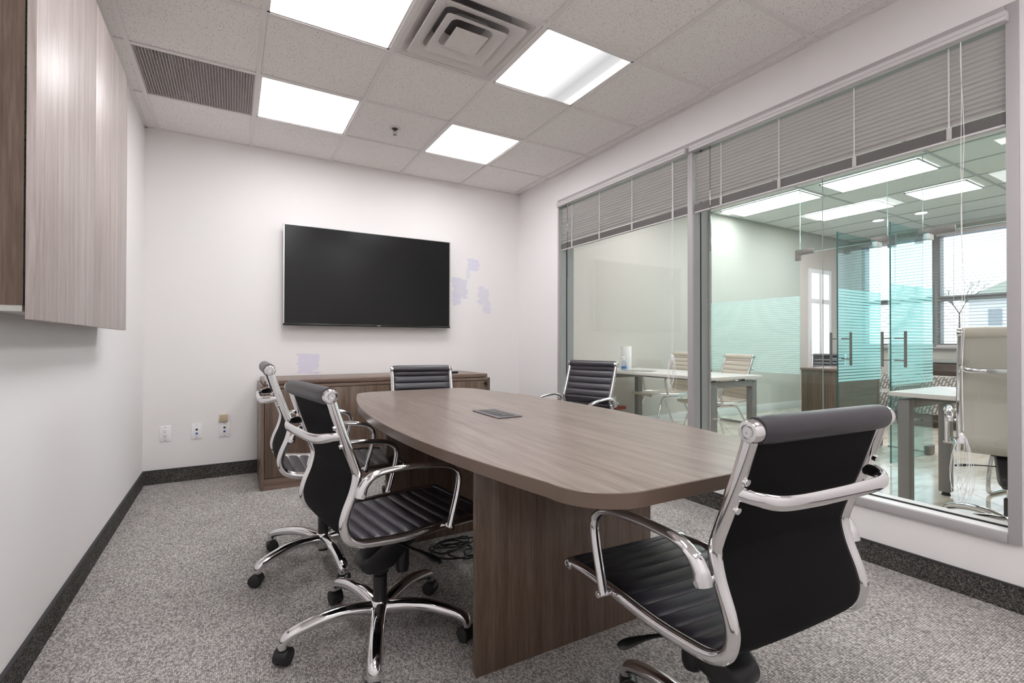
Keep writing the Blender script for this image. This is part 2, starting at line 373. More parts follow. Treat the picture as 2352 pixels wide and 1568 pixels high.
# ---- ceiling: grid, tiles
ce = struct('ceiling', 'suspended ceiling of speckled square tiles in a metal grid')
bx('plenum_deck', M['plenum'], ce, -.15, W + .155, YF, 0, 2.80, 2.9)
xs = [GX + u * G for u in range(6)]
ys = [GY - v * G for v in range(8)]
for x in xs:
    bx('t_bar', M['tbar'], ce, x - .012, x + .012, YF, 0, H, H + .006)
for y in ys:
    bx('cross_bar', M['tbar'], ce, 0, W, y - .012, y + .012, H + .0005, H + .0065)
bx('wall_angle', M['tbar'], ce, 0, W, -.02, 0, H + .001, H + .007)
bx('wall_angle', M['tbar'], ce, 0, .02, YF, 0, H + .001, H + .007)
bx('wall_angle', M['tbar'], ce, W - .02, W, YF, 0, H + .001, H + .007)
cells_x = [(0, GX)] + [(GX + u * G, GX + (u + 1) * G) for u in range(5)] + [(GX + 5 * G, W)]
cells_y = [(GY, 0)] + [(GY - (v + 1) * G, GY - v * G) for v in range(7)] + [(YF, GY - 7 * G)]
LIGHTS = [(1, 0), (3, 0), (1, 2), (3, 2), (1, 4), (1, 6), (3, 6)]  # the rearmost pair is unseen, added to brighten the room
special = set(LIGHTS) | {(2, 2), (0, 0)}
full = None
for i, (a, b) in enumerate(cells_x):
    for j, (c, d) in enumerate(cells_y):
        if (i - 1, j - 1) in special and i > 0 and j > 0: continue
        fullcell = 0 < i < 6 and 0 < j < 8
        if fullcell and full is not None:
            put('ceiling_tile', full, ce, ((a + b) / 2, (c + d) / 2, H + .007)); continue
        hx, hy = (b - a) / 2 - .002, (d - c) / 2 - .002
        me = B().box(-hx, hx, -hy, hy, 0, .015).mesh('ceiling_tile', M['tile'])
        put('ceiling_tile', me, ce, ((a + b) / 2, (c + d) / 2, H + .007))
        if fullcell: full = me
# ---- troffers
names = {(1, 0): 'glowing square ceiling light beside the dark grille', (3, 0): 'smallest glowing square ceiling light, above the television',
         (1, 2): 'glowing square ceiling light cut off by the top of the picture', (3, 2): 'partly dimmed square ceiling light right of the air diffuser',
         (1, 4): 'ceiling light over the left side behind the viewer', (1, 6): 'unseen ceiling light added at the rear left to brighten the room', (3, 6): 'unseen ceiling light added at the rear right to brighten the room'}
for (u, v) in LIGHTS:
    cx, cy = GX + (u + .5) * G, GY - (v + .5) * G
    t = thing('ceiling_light', names[(u, v)], 'light', (cx, cy, H), 0, 'square troffers in the tile grid')
    h = G / 2 - .012
    f = B()
    for a in ((-h, h, -h, -h + .012), (-h, h, h - .012, h), (-h, -h + .012, -h, h), (h - .012, h, -h, h)): f.box(*a, .003, .012)
    f.build('frame', M['tbar'], t)
    bx('housing', M['vent'], t, -h, h, -h, h, .03, .09)
    me = B().box(-h + .010, h - .010, -h + .010, h - .010, .0085, .0115).mesh('lens', M['lens_dead'] if (u, v) == (3, 2) else M['lens'])
    put('lens', me, t)
# ---- diffuser
cx, cy = GX + 2.5 * G, GY - 2.5 * G
t = thing('air_diffuser', 'square white ceiling air diffuser of nested louvre rings', 'vent', (cx, cy, H))
h = G / 2 - .012
def frustum(o0, o1, z0, z1, th=.004, rad=.02):
    """a square ring: outer half size o0 at height z0, inner half size o1 at z1"""
    b = B(); rings = []
    def ring(hh, z, r):
        pts = []
        for sx, sy, a0 in ((1, 1, 0), (-1, 1, PI / 2), (-1, -1, PI), (1, -1, 1.5 * PI)):
            for k in range(4):
                a = a0 + k * PI / 6
                pts.append(b.bm.verts.new((sx * (hh - r) + r * math.cos(a), sy * (hh - r) + r * math.sin(a), z)))
        return pts
    R = [ring(o0, z0, rad * .5), ring(o1, z1, rad), ring(o1, z1 + th, rad), ring(o0, z0 + th, rad * .5)]
    n = 16
    for a, c in ((0, 1), (1, 2), (2, 3), (3, 0)):
        for i in range(n): b.bm.faces.new((R[a][i], R[a][(i + 1) % n], R[c][(i + 1) % n], R[c][i]))
    return b
frustum(h, h - .022, .004, .004).build('frame', M['vent'], t)
frustum(h - .022, h - .10, .004, .060, rad=.05).build('outer_funnel', M['vent'], t)
frustum(h - .055, h - .115, -.012, .012, rad=.04).build('louvre_ring', M['vent'], t)
frustum(h - .115, h - .150, .012, .065, rad=.05).build('louvre_throat', M['vent'], t)
frustum(h - .128, h - .178, -.016, .008, rad=.035).build('louvre_ring', M['vent'], t)
frustum(h - .178, h - .20, .008, .055, rad=.035).build('louvre_throat', M['vent'], t)
b = B(); q = .088
b.prism([(q, q), (-q, q), (-q, -q), (q, -q)], -.016, -.012)
top = b.bm.verts.new((0, 0, -.028)); cs = [b.bm.verts.new((x, y, -.016)) for x, y in ((q, q), (-q, q), (-q, -q), (q, -q))]
for i in range(4): b.bm.faces.new((cs[i], cs[(i + 1) % 4], top))
b.build('centre_plate', M['vent'], t, angle=5)
bx('duct_box', M['ventdark'], t, -h, h, -h, h, .11, .14)
# ---- egg-crate return grille
cx, cy = GX + .5 * G, GY - .5 * G
t = thing('return_grille', 'dark square egg-crate return air grille in the ceiling', 'vent', (cx, cy, H))
f = B()
for a in ((-h, h, -h, -h + .008), (-h, h, h - .008, h), (-h, -h + .008, -h, h), (h - .008, h, -h, h)): f.box(*a, .003, .014)
f.build('frame', M['grille'], t)
g = B(); n = 40
for i in range(1, n):
    p = -h + 2 * h * i / n
    g.box(p - .0014, p + .0014, -h, h, .004, .012); g.box(-h, h, p - .0010, p + .0010, .005, .013)
g = g.build('egg_crate_mesh', M['grille'], t); g['kind'] = 'stuff'
bx('duct_box', M['ventdark'], t, -h, h, -h, h, .05, .07)
# ---- sprinkler
t = thing('fire_sprinkler', 'small brass pendant fire sprinkler in a ceiling tile', 'sprinkler', (1.588, -.906, H + .007))
B().lathe([(.045, 0), (.044, -.004), (.02, -.007), (.018, -.003)]).build('escutcheon', M['vent'], t)
B().lathe([(.024, -.004), (.022, -.010), (.010, -.012), (.009, -.022), (0, -.022)]).build('body', mat('dark_brass', (.10, .075, .055), .35, .8), t)
B().sweep([(.009, 0, -.02), (.012, 0, -.035), (.003, 0, -.05)], .0018).sweep([(-.009, 0, -.02), (-.012, 0, -.035), (-.003, 0, -.05)], .0018).cyl((0, 0, -.02), (0, 0, -.048), .002).build('frame_arms', M['satin'], t)
B().cyl((0, 0, -.05), (0, 0, -.052), .014).build('deflector', M['satin'], t)

# ================================================================ INTERIOR WINDOW
wi = struct('window_1', 'wide aluminium-framed interior window onto the office')
bx('casing', M['frame'], wi, W - .012, W + .004, -.745, -.721, .262, 2.378, bev=.002)
bx('casing', M['frame'], wi, W - .012, W + .004, -3.772, -3.735, .262, 2.378, bev=.002)
bx('casing', M['frame'], wi, W - .012, W + .004, -3.735, -.745, 2.345, 2.378, bev=.002)
bx('casing', M['frame'], wi, W - .016, W + .004, -3.735, -.745, .262, .300, bev=.002)
bx('jamb', M['frame_in'], wi, W + .004, W + .155, -.751, -.745, .285, 2.352)
bx('jamb', M['frame_in'], wi, W + .004, W + .155, -3.745, -3.739, .285, 2.352)
bx('head_jamb', M['frame_in'], wi, W + .004, W + .155, -3.739, -.751, 2.346, 2.352)
bx('window_sill', M['white'], wi, W + .004, W + .155, -3.739, -.751, .285, .300)
bx('mullion_face', M['frame'], wi, W - .012, W + .004, -2.247, -2.206, .300, 2.345, bev=.002)
bx('mullion', M['frame_in'], wi, W + .004, W + .155, -2.244, -2.209, .300, 2.346)
bx('mullion_cover', M['frame'], wi, W + .155, W + .165, -2.252, -2.2, .285, 2.352)
bx('gasket', M['gasket'], wi, XG - .004, XG + .006, -2.246, -2.207, .300, 2.346)
bx('gasket', M['gasket'], wi, XG - .004, XG + .006, -.754, -.7505, .300, 2.346)
bx('gasket', M['gasket'], wi, XG - .004, XG + .006, -3.739, -.751, .300, .306)
bx('pane', M['glass'], wi, XG - .002, XG + .004, -2.207, -.754, .306, 2.346)
bx('pane', M['glass'], wi, XG - .002, XG + .004, -3.0125, -2.246, .306, 2.346)
bx('pane', M['glass'], wi, XG - .002, XG + .004, -3.739, -3.0145, .306, 2.346)
bx('glass_joint', mat('silicone_joint', (.35, .42, .40), .3), wi, XG - .002, XG + .004, -3.0145, -3.0125, .306, 2.346)

# ---- blinds
def blind(y0, y1, cords, wand_y, wand_z, pull_y, pull_z, label, seed):
    rnd = random.Random(seed)
    t = thing('venetian_blind', label, 'blind', (W + .012, (y0 + y1) / 2, 2.3), 0, 'raised grey mini blinds')
    hw = (y1 - y0) / 2; c = (y0 + y1) / 2
    B().box(-.052, -.014, -hw - .012, hw + .012, .004, .044, bev=.006).build('headrail', M['valance'], t)
    b = B(); b.box(-.056, -.051, -hw - .010, hw + .010, .005, .020, bev=.002).box(-.055, -.050, -hw - .01, hw + .01, .024, .043, bev=.002); b.build('valance_strip', M['valance'], t)
    # one curved slat
    pitch = .0213; n = 15
    b = B(); K = 6; Wd = .0125; th = .0004
    a0 = math.radians(-50)
    ring = []
    for s_ in (-1, 1):
        row = []
        for k in range(K + 1):
            q = -1 + 2 * k / K; px = q * Wd; pz = .0022 * (1 - q * q)
            X = px * math.cos(a0) - pz * math.sin(a0); Z = px * math.sin(a0) + pz * math.cos(a0)
            row.append((X, Z))
        ring.append([b.bm.verts.new((x, s_ * (hw - .004), z)) for x, z in row] + [b.bm.verts.new((x + .0005, s_ * (hw - .004), z - .0003)) for x, z in row[::-1]])
    m_ = len(ring[0])
    for i in range(m_): b.bm.faces.new((ring[0][i], ring[0][(i + 1) % m_], ring[1][(i + 1) % m_], ring[1][i]))
    b.bm.faces.new(ring[0][::-1]); b.bm.faces.new(ring[1])
    me = b.mesh('slat', M['blind'])
    for i in range(n):
        put('slat', me, t, (0, 0, -.018 - i * pitch), (0, rnd.uniform(-.03, .03), 0))
    st = B()
    z = -.018 - n * pitch - .002
    zt = z
    for i in range(14):
        st.box(-.0125, .0125, -hw + .004, hw - .004, z - .0022, z); z -= .0034
    st = st.build('stacked_slats', M['blind_shaded'], t); st['kind'] = 'stuff'
    B().box(-.013, .013, -hw + .003, hw - .003, z - .010, z, bev=.003).build('bottom_rail', M['valance'], t)
    for cy in cords:
        b = B(); yy = cy - c
        b.cyl((-.0135, yy, 0), (-.0135, yy, zt), .0011, n=6).cyl((-.013, yy + .003, 0), (-.013, yy + .003, zt), .0007, n=6)
        b.build('ladder_cord', M['white'], t)
        b = B(); b.box(-.016, -.013, yy - .010, yy + .010, z - .006, zt + .002, bev=.001).build('stack_clip', M['wand'], t) if False else B().box(-.0165, -.013, yy - .009, yy + .009, z - .004, zt + .002, bev=.001).build('stack_clip', M['blind'], t)
    B().cyl((-.028, wand_y - c, .0), (-.026, wand_y - c, wand_z - 2.3), .0035, n=6).build('tilt_wand', M['wand'], t)
    b = B(); y = pull_y - c
    for k in range(2):
        P = []; zz = 0
        while zz > pull_z - 2.3:
            P.append((-.03 + .001 * k, y + .004 * math.sin(zz * 9 + k * 2) * (.3 + k) - .003 * k, zz)); zz -= .03
        b.sweep(P, .0011, n=5)
    knot = pull_z - 2.3
    for k in range(7):
        P = []; ln = rnd.uniform(.12, .30); w_ = rnd.uniform(.012, .035); dx = rnd.uniform(-.015, .015)
        for i in range(15):
            a = 2 * PI * i / 14
            P.append((-.03 + .006 * math.sin(a + k), y + w_ * math.sin(a) + dx * (1 - math.cos(a)), knot - ln * (1 - math.cos(a)) / 2))
        b.sweep(P, .001, n=5)
    for k in range(4):
        b.lathe([(0, -.012), (.008, -.006), (.009, .004), (.004, .012), (0, .013)], n=8, mt=Matrix.Translation((-.03, y + rnd.uniform(-.004, .004), knot - k * .008)))
    b.build('pull_cord', M['white'], t)
blind(-2.200, -.757, [-.93, -1.303, -1.681, -2.075], -.88, 1.63, -2.083, .955, 'raised grey mini blind over the narrower window pane left of the mullion', 3)
blind(-3.735, -2.252, [-2.455, -2.823, -3.199, -3.560], -2.385, 1.63, -3.604, .66, 'raised grey mini blind over the wider window panes right of the mullion', 4)

# ================================================================ TELEVISION
t = thing('television', 'large flat black television mounted on the back wall', 'television', (1.647, -.075, 1.60))
bx('screen', M['screen'], t, -.722, .722, -.003, .0, -.395, .411)
b = B()
b.box(-.728, .728, .0, .03, -.411, .414, bev=.004); b.build('body', M['tvbody'], t)
b = B(); b.box(-.730, -.722, -.006, .028, -.411, .416).box(.722, .730, -.006, .028, -.411, .416).box(-.730, .730, -.006, .028, .411, .416); b.build('bezel_edge', M['silver'], t)
B().box(-.730, .730, -.008, .02, -.413, -.395, bev=.003).build('lower_bezel', M['tvbody'], t)
bx('maker_badge', M['silver'], t, .032, .058, -.0095, -.007, -.407, -.402)
bx('wall_bracket', M['blackp'], t, -.3, .3, .03, .070, -.2, .2)

# ================================================================ CREDENZA
CX0, CX1, CYF = .738, 2.549, -.585
t = thing('credenza', 'low walnut credenza with four doors under the television', 'cabinet', (CX0, -.012, 0))
w_ = CX1 - CX0; yb = 0; yf = CYF + .012
bx('side_panel', M['wood_z'], t, 0, .02, yf, yb, 0, .737, bev=.001)
bx('side_panel', M['wood_z'], t, w_ - .02, w_, yf, yb, 0, .737, bev=.001)
bx('back_panel', M['wood_z'], t, .02, w_ - .02, -.02, yb, .02, .716)
bx('carcass_top', M['wood_x'], t, .02, w_ - .02, yf - .0, yb, .716, .737, bev=.001)
bx('plinth', M['wood_x'], t, .02, w_ - .02, yf + .002, yf + .022, 0, .083)
bx('floor_panel', M['wood_x'], t, .02, w_ - .02, yf + .022, -.02, .083, .10)
bx('top_slab', M['wood_x'], t, .018, w_ - .018, yf + .015, yb - .002, .742, .772, bev=.002)
bx('shadow_gap', M['gasket'], t, .04, w_ - .04, yf + .03, yb - .01, .737, .742)
dw = (w_ - .044) / 4
for k in range(4):
    x = .022 + dw * k
    bx('door', M['wood_z'], t, x + .0015, x + dw - .0015, yf - .0005, yf + .018, .087, .712, bev=.001)
b = B().cyl((w_ - .045, yf - .012, .69), (w_ - .045, yf, .69), .012).box(w_ - .05, w_ - .04, yf - .026, yf - .012, .665, .70, bev=.003); b.build('lock', M['blackp'], t)
# remote on the credenza
t = thing('remote_control', 'black remote control lying on the credenza', 'remote', (2.24, -.66 + .35, .7725), .2)
t.location = (2.235, -.40, .7725)
B().box(-.085, .085, -.024, .024, 0, .018, bev=.007).build('body', M['blackp'], t)
b = B()
for i in range(9):
    for j in range(3): b.box(-.07 + i * .014, -.062 + i * .014, -.014 + j * .010, -.008 + j * .010, .0175, .0195)
b = b.build('button_pad', M['greygrommet'], t); b['kind'] = 'stuff'
t2 = thing('key_fob', 'small black puck beside the remote on the credenza', 'fob', (2.10, -.415, .7725))
B().lathe([(0, 0), (.03, 0), (.034, .006), (.03, .014), (0, .016)]).build('shell', M['blackp'], t2)
B().lathe([(.012, .0155), (.012, .018), (0, .018)]).build('button', M['greygrommet'], t2)

# ================================================================ BOARD CABINET ON THE LEFT WALL
t = thing('wall_cabinet', 'tall pale walnut presentation cabinet hung on the left wall', 'cabinet', (0, -2.0, 1.14))
y0, y1 = -.635, .625
bx('side_panel', M['wood_z'], t, 0, .082, y0, y0 + .02, .0, 1.18)
bx('side_panel', M['wood_z'], t, 0, .082, y1 - .02, y1, .0, 1.18)
bx('bottom_panel', mat('pale_edge_melamine', (.5, .5, .47), .5), t, 0, .080, y0 + .001, y1 - .001, -.016, 0)
bx('top_panel', M['wood_z'], t, 0, .082, y0, y1, 1.18, 1.20)
bx('back_board', M['white'], t, 0, .012, y0 + .02, y1 - .02, 0, 1.18)
for a, c in ((y0 - .008, -.0085), (-.0035, y1)):
    bx('door', M['wood_cab'], t, .088, .107, a, c, -.037, 1.205, bev=.0008)
b = B()
for i in range(60):
    z = .01 + i * .0195
    b.cyl((.085, y0 + .002, z), (.085, y0 + .002, z + .017), .0034, n=8)
b.box(.0825, .088, y0 + .003, y0 + .03, .0, 1.19)
b = b.build('piano_hinge', mat('black_piano_hinge', (.012, .016, .012), .4, .6), t)
# ================================================================ WALL PLATES
def plate(x, kind, label):
    t = thing('wall_plate', label, 'outlet', (x, 0, .366), 0)
    B().box(-.036, .036, -.006, 0, -.058, .058, bev=.003).build('cover_plate', M['white'], t)
    B().box(-.017, .017, -.0085, -.005, -.034, .034, bev=.001).build('insert', M['white'], t)
    if kind == 'power':
        for s in (-1, 1):
            zc = s * .017
            B().box(-.0075, -.0055, -.0095, -.008, zc, zc + .008).box(.0045, .0065, -.0095, -.008, zc, zc + .008).cyl((0, -.008, zc - .007), (0, -.0095, zc - .007), .0028, n=10).build('socket', M['dark'], t)
    else:
        bx('jack', M['dark'], t, -.007, .007, -.0105, -.008, .008, .022)
        bx('jack', M['blue'], t, -.007, .007, -.0105, -.008, -.022, -.008)
    for s in (-1, 1): B().cyl((0, -.006, s * .048), (0, -.0075, s * .048), .003, n=10).build('screw', M['satin'], t)
plate(.134, 'power', 'white duplex power outlet nearest the left corner')
plate(.330, 'data', 'white data wall plate between the power outlet and the beige box')
plate(.512, 'data', 'white data wall plate under the small beige box')
t = thing('junction_box', 'small beige square box above the third wall plate', 'box', (.506, 0, .456))
B().box(-.027, .027, -.022, 0, -.026, .026, bev=.002).build('housing', M['beige'], t)
B().box(-.028, .028, -.026, -.022, -.027, .027, bev=.002).build('lid', M['beige'], t)

# ================================================================ CONFERENCE TABLE
TZ = .735
t = thing('conference_table', 'boat-shaped walnut conference table with two slab legs', 'table', (1.577, -2.497, 0), -.018)
Lh, wm, we, r = 1.169, .519, .357, .147
s_ = []
for i in range(25):
    y = (Lh - r) * i / 24; s_.append((wm - (wm - we) * (y / Lh) ** 2, y))
x0 = s_[-1][0]
for i in range(1, 13):
    a = PI / 2 * i / 12; s_.append((x0 - r + r * math.cos(a), Lh - r + r * math.sin(a)))
o_ = s_ + [(-x, y) for x, y in s_[::-1]] + [(-x, -y) for x, y in s_] + [(x, -y) for x, y in s_[::-1]]
oo = []
for p in o_:
    if not oo or (abs(p[0] - oo[-1][0]) + abs(p[1] - oo[-1][1])) > 1e-4: oo.append(p)
if abs(oo[0][0] - oo[-1][0]) + abs(oo[0][1] - oo[-1][1]) < 1e-4: oo.pop()
inner = [(x * (1 - .0022 / math.hypot(x, y)), y * (1 - .0022 / math.hypot(x, y))) for x, y in oo]
B().prism(inner, TZ - .0335, TZ, .0015).build('tabletop', M['wood_y'], t)
b = B(); n_ = len(oo)
rr = [[b.bm.verts.new((x, y, z)) for x, y in pp] for pp, z in ((inner, TZ - .034), (oo, TZ - .033), (oo, TZ - .0015), (inner, TZ - .0002))]
for a_, c_ in ((0, 1), (1, 2), (2, 3), (3, 0)):
    for i in range(n_): b.bm.faces.new((rr[a_][i], rr[a_][(i + 1) % n_], rr[c_][(i + 1) % n_], rr[c_][i]))
b.build('edge_band', M['wood_edge'], t)
for yy in (-.53, .55):
    B().box(-.345, .395, yy - .014, yy + .014, 0, TZ - .034, bev=.001).build('slab_leg', M['wood_z'], t)
B().box(.01, .035, -.516, .536, .12, TZ - .034).build('modesty_panel', M['wood_x'], t)
# power box in the top
t = thing('table_power_box', 'charcoal flush power box set into the tabletop', 'outlet', (1.553, -2.55, TZ + .0005), -.018)
B().box(-.057, .057, -.125, .125, 0, .004, bev=.001).build('cover', M['greygrommet'], t)
B().box(-.036, .036, -.098, .098, .004, .0052).build('hatch', M['blackp'], t)
for k in range(4):
    B().box(-.014, .014, -.082 + k * .045, -.052 + k * .045, .0052, .0065).build('socket', M['greygrommet'], t)

# cables on the floor
rnd = random.Random(5)
def cable_tangle(cx, cy, label, n, seed):
    rnd = random.Random(seed); b = B()
    for k in range(n):
        P = []; R = rnd.uniform(.05, .13); ph = rnd.uniform(0, 6); ox, oy = rnd.uniform(-.06, .06), rnd.uniform(-.08, .08)
        for i in range(26):
            a = ph + 2 * PI * i / 20
            P.append((ox + R * math.cos(a) * 1.1, oy + R * math.sin(a) * (.7 + .2 * math.sin(k)), .006 + .010 * abs(math.sin(a * 1.5 + k)) + .004 * k))
        b.sweep(P, .004, n=6)
    b.sweep(smooth([(.1, 0, .01), (.2, .12, .005), (.28, .3, .01), (.3, .38, .06), (.3, .42, .3)], 6), .004, n=6)
    tag(b.build('cable_bundle', M['cable'], loc=(cx, cy, .002)), label, 'cable')
cable_tangle(1.55, -2.18, 'tangle of black cables on the carpet under the table', 6, 9)

# ================================================================ RIBBED CHAIRS
PROF = [(-.247, .885), (-.225, .815), (-.197, .735), (-.171, .665), (-.166, .635), (-.176, .59), (-.198, .535), (-.205, .497), (-.192, .458), (-.158, .435), (-.10, .425), (0, .418), (.13, .421), (.25, .421), (.335, .414)]
HB = .17   # extra height of the tall-backed version
PROF_T = [(f - .05 * k, z + HB * k) for (f, z), k in zip(PROF, [1, .85, .62, .36, .26, .12, 0, 0, 0, 0, 0, 0, 0, 0, 0])]
HW = .207
def sling_parts(prof):
    """returns meshes (back pad, seat pad) of the ribbed sling following the side profile"""
    path = smooth([(f, 0, z) for f, z in prof], 10)
    S = [0]
    for a, b in zip(path, path[1:]): S.append(S[-1] + (b - a).length)
    total = S[-1]
    # resample evenly
    n = int(total / .0042); P = []
    j = 0
    for i in range(n + 1):
        s = total * i / n
        while j < len(S) - 2 and S[j + 1] < s: j += 1
        tt = (s - S[j]) / max(1e-9, S[j + 1] - S[j]); P.append(path[j].lerp(path[j + 1], tt))
    # split where the seat begins
    k = min(range(len(P)), key=lambda i: (P[i] - Vector((-.158, 0, .435))).length)
    us = [-1, -.985, -.95, -.85, -.6, -.3, 0, .3, .6, .85, .95, .985, 1]
    def sheet(i0, i1, front, back):
        b = B(); F_, K_ = [], []
        for i in range(i0, i1 + 1):
            tg = (P[min(i + 1, n)] - P[max(i - 1, 0)]).normalized()
            nr = Vector((-tg.z, 0, tg.x)); 
            if nr.dot(Vector((1, 0, 1))) < 0: nr = -nr
            s = total * i / n
            rib = abs(math.sin(PI * s / .0505)) ** .42
            rowf, rowb = [], []
            for u in us:
                e = math.sqrt(max(0, 1 - abs(u) ** 10))
                sag = -.004 * (1 - u * u)
                f = (.003 + front * rib) * (.15 + .85 * e) + sag
                bk = (-.004 - back) * (.2 + .8 * e) + sag
                p = P[i]
                rowf.append(b.bm.verts.new((p.x + nr.x * f, u * .196, p.z + nr.z * f)))
                rowb.append(b.bm.verts.new((p.x + nr.x * bk, u * .196, p.z + nr.z * bk)))
            F_.append(rowf); K_.append(rowb)
        m_ = len(us)
        for a in range(len(F_) - 1):
            for c in range(m_ - 1):
                b.bm.faces.new((F_[a][c], F_[a][c + 1], F_[a + 1][c + 1], F_[a + 1][c]))
                b.bm.faces.new((K_[a][c], K_[a + 1][c], K_[a + 1][c + 1], K_[a][c + 1]))
            for c in (0, m_ - 1):
                q = (F_[a][c], F_[a + 1][c], K_[a + 1][c], K_[a][c]); b.bm.faces.new(q if c == 0 else q[::-1])
        for a in (0, -1):
            for c in range(m_ - 1):
                q = (F_[a][c], F_[a][c + 1], K_[a][c + 1], K_[a][c]); b.bm.faces.new(q)
        return b
    return sheet, k, n, P
def build_sling(prof, lm, bm_):
    """the front of the back is ribbed leather, its rear is plain fabric (two material slots)"""
    out = []
    sheet, k, n, P = sling_parts(prof)
    for nm, i0, i1 in (('backrest', 0, k), ('seat', k, n)):
        me = sheet(i0, i1, .0105, .002).mesh(nm, lm, 50)
        me.materials.append(bm_)
        for p in me.polygons:
            c = p.center; nrm = p.normal
            # rear side: normal points to -f or down
            if nrm.dot(Vector((1, 0, 1))) < -.15 and abs(nrm.y) < .5: p.material_index = 1
        out.append(me)
    return out
def chair_meshes(prof, style, lm, bm_):
    D = {}
    D['backrest'], D['seat'] = build_sling(prof, lm, bm_)
    T = Vector((prof[0][0], 0, prof[0][1])); Fr = Vector((prof[-1][0], 0, prof[-1][1]))
    dirT = (Vector((prof[1][0], 0, prof[1][1])) - T).normalized()
    rails = smooth([(f, 0, z) for f, z in prof], 8)[2:-1]
    D['side_frame'] = B().sweep(rails, .0125, .0145, side=(0, 1, 0), n=14).mesh('side_frame', M['chrome'])
    # padded top roll: oval, rounded ends
    P = [(T.x, -.2 + .4 * i / 12, T.z) for i in range(13)]
    D['top_roll'] = B().sweep(P, .0275, .0245, side=(dirT.x, 0, dirT.z), n=20, scales=[.93, 1] + [1] * 9 + [1, .93]).mesh('top_roll', lm)
    P = [(Fr.x, -.2 + .4 * i / 12, Fr.z) for i in range(13)]
    D['front_roll'] = B().sweep(P, .0165, n=16).mesh('front_roll', lm)
    def cap(r):
        return B().lathe([(0, .018), (r * .16, .018), (r * .2, .021), (r * .42, .021), (r * .48, .0165), (r * .56, .0165), (r * .62, .0215), (r * .86, .021), (r, .0165), (r, 0), (0, 0)], n=28).mesh('end_cap', M['chrome'])
    D['cap_big'] = cap(.0215); D['cap_small'] = cap(.0165)
    # armrest in its own plane
    A = smooth([(-.168, 0, .583), (-.160, 0, .612), (-.138, 0, .636), (-.10, 0, .648), (-.03, 0, .650), (.05, 0, .645), (.12, 0, .635), (.158, 0, .618), (.176, 0, .59), (.171, 0, .54), (.152, 0, .47), (.139, 0, .424)], 6)
    na = len(A); sc_ = []
    for i in range(na):
        q = i / (na - 1)
        sc_.append((1.25 if q < .05 else 1.15 if q < .2 else 1.0 if q < .7 else .85, 1.6 if q < .08 else 1.35 if q < .16 else 1.1 if q < .25 else 1.0))
    D['armrest'] = B().sweep(A, .0148, .0100, side=(0, 1, 0), n=14, scales=sc_).mesh('armrest', M['chrome'])
    D['arm_bolt'] = B().cyl((0, -.02, 0), (0, .016, 0), .0085, n=16).cyl((0, .016, 0), (0, .0185, 0), .0055, n=12).cyl((0, -.035, 0), (0, -.018, 0), .006, n=12).mesh('arm_bolt', M['chrome'])
    # back brace
    zb = .765 + (HB * .62 if prof is PROF_T else 0)
    off = -.03 if prof is PROF_T else 0
    Q = [(-.212, .204, zb), (-.226, .203, zb), (-.246, .196, zb - .002), (-.266, .175, zb - .006), (-.276, .14, zb - .008), (-.279, .07, zb - .009)]
    Q = [(a + off, c, d) for a, c, d in Q]
    Q = smooth(Q + [(a, -c, d) for a, c, d in Q[::-1]], 6)
    D['back_brace'] = B().sweep(Q, .0145, .0085, side=(0, 0, 1), n=14).mesh('back_brace', M['chrome'])
    dirb = Vector((.027, 0, -.08)).normalized(); c0 = Vector((-.214 + off, 0, zb))
    b = B().sweep([c0 - dirb * .042, c0 - dirb * .036, c0 + dirb * .036, c0 + dirb * .042], .007, .010, side=(0, 1, 0), n=12, scales=[.6, 1, 1, .6])
    for k in (-1, 1):
        p = c0 + dirb * .030 * k; b.cyl(p + Vector((-.014, 0, -.003)), p + Vector((-.004, 0, 0)), .007, n=14)
    D['brace_bracket'] = b.mesh('brace_bracket', M['chrome'])
    # mechanism
    b = B()
    side = [(-.078, .262), (-.084, .280), (-.076, .298), (-.05, .315), (.0, .345), (.06, .380), (.12, .398), (.17, .402), (.19, .390), (.185, .368), (.15, .345), (.09, .305), (.05, .268), (.025, .248), (-.02, .242), (-.058, .245)]
    side = [(p.x, p.y) for p in smooth([(x, y, 0) for x, y in side + [side[0]]], 3)][:-1]
    cxm, czm = .05, .325
    rg = [[b.bm.verts.new((cxm + (x - cxm) * k_, z * k_ + czm * (1 - k_), y_)) for x, z in side] for y_, k_ in ((-.046, .84), (-.0445, .91), (-.040, .965), (-.033, 1), (.033, 1), (.040, .965), (.0445, .91), (.046, .84))]
    for A_, C_ in zip(rg, rg[1:]):
        for i_ in range(len(A_)): b.bm.faces.new((A_[i_], A_[(i_ + 1) % len(A_)], C_[(i_ + 1) % len(A_)], C_[i_]))
    b.bm.faces.new(rg[0][::-1]); b.bm.faces.new(rg[-1])
    for A_ in rg:
        for v_ in A_: v_.co = Vector((v_.co.x, v_.co.z, v_.co.y))
    b.box(.02, .16, -.07, .07, .388, .403, bev=.004)
    b.cyl((0, 0, .228), (0, 0, .25), .030, .036, n=24)
    D['mechanism'] = b.mesh('tilt_mechanism', M['blackp'])
    D['tension_knob'] = B().lathe([(0, .34), (.020, .34), (.023, .30), (.026, .29), (.027, .225), (.022, .208), (0, .204)], n=20, mt=Matrix.Translation((.085, 0, 0))).mesh('tension_knob', M['blackp'])
    b = B()
    for f in (-.02, .13):
        b.sweep([(f, -.205, .414), (f, -.17, .409), (f, 0, .405), (f, .17, .409), (f, .205, .414)], .016, .005, side=(1, 0, 0), n=10)
    D['seat_cross_bar'] = b.mesh('seat_cross_bar', M['blackp'])
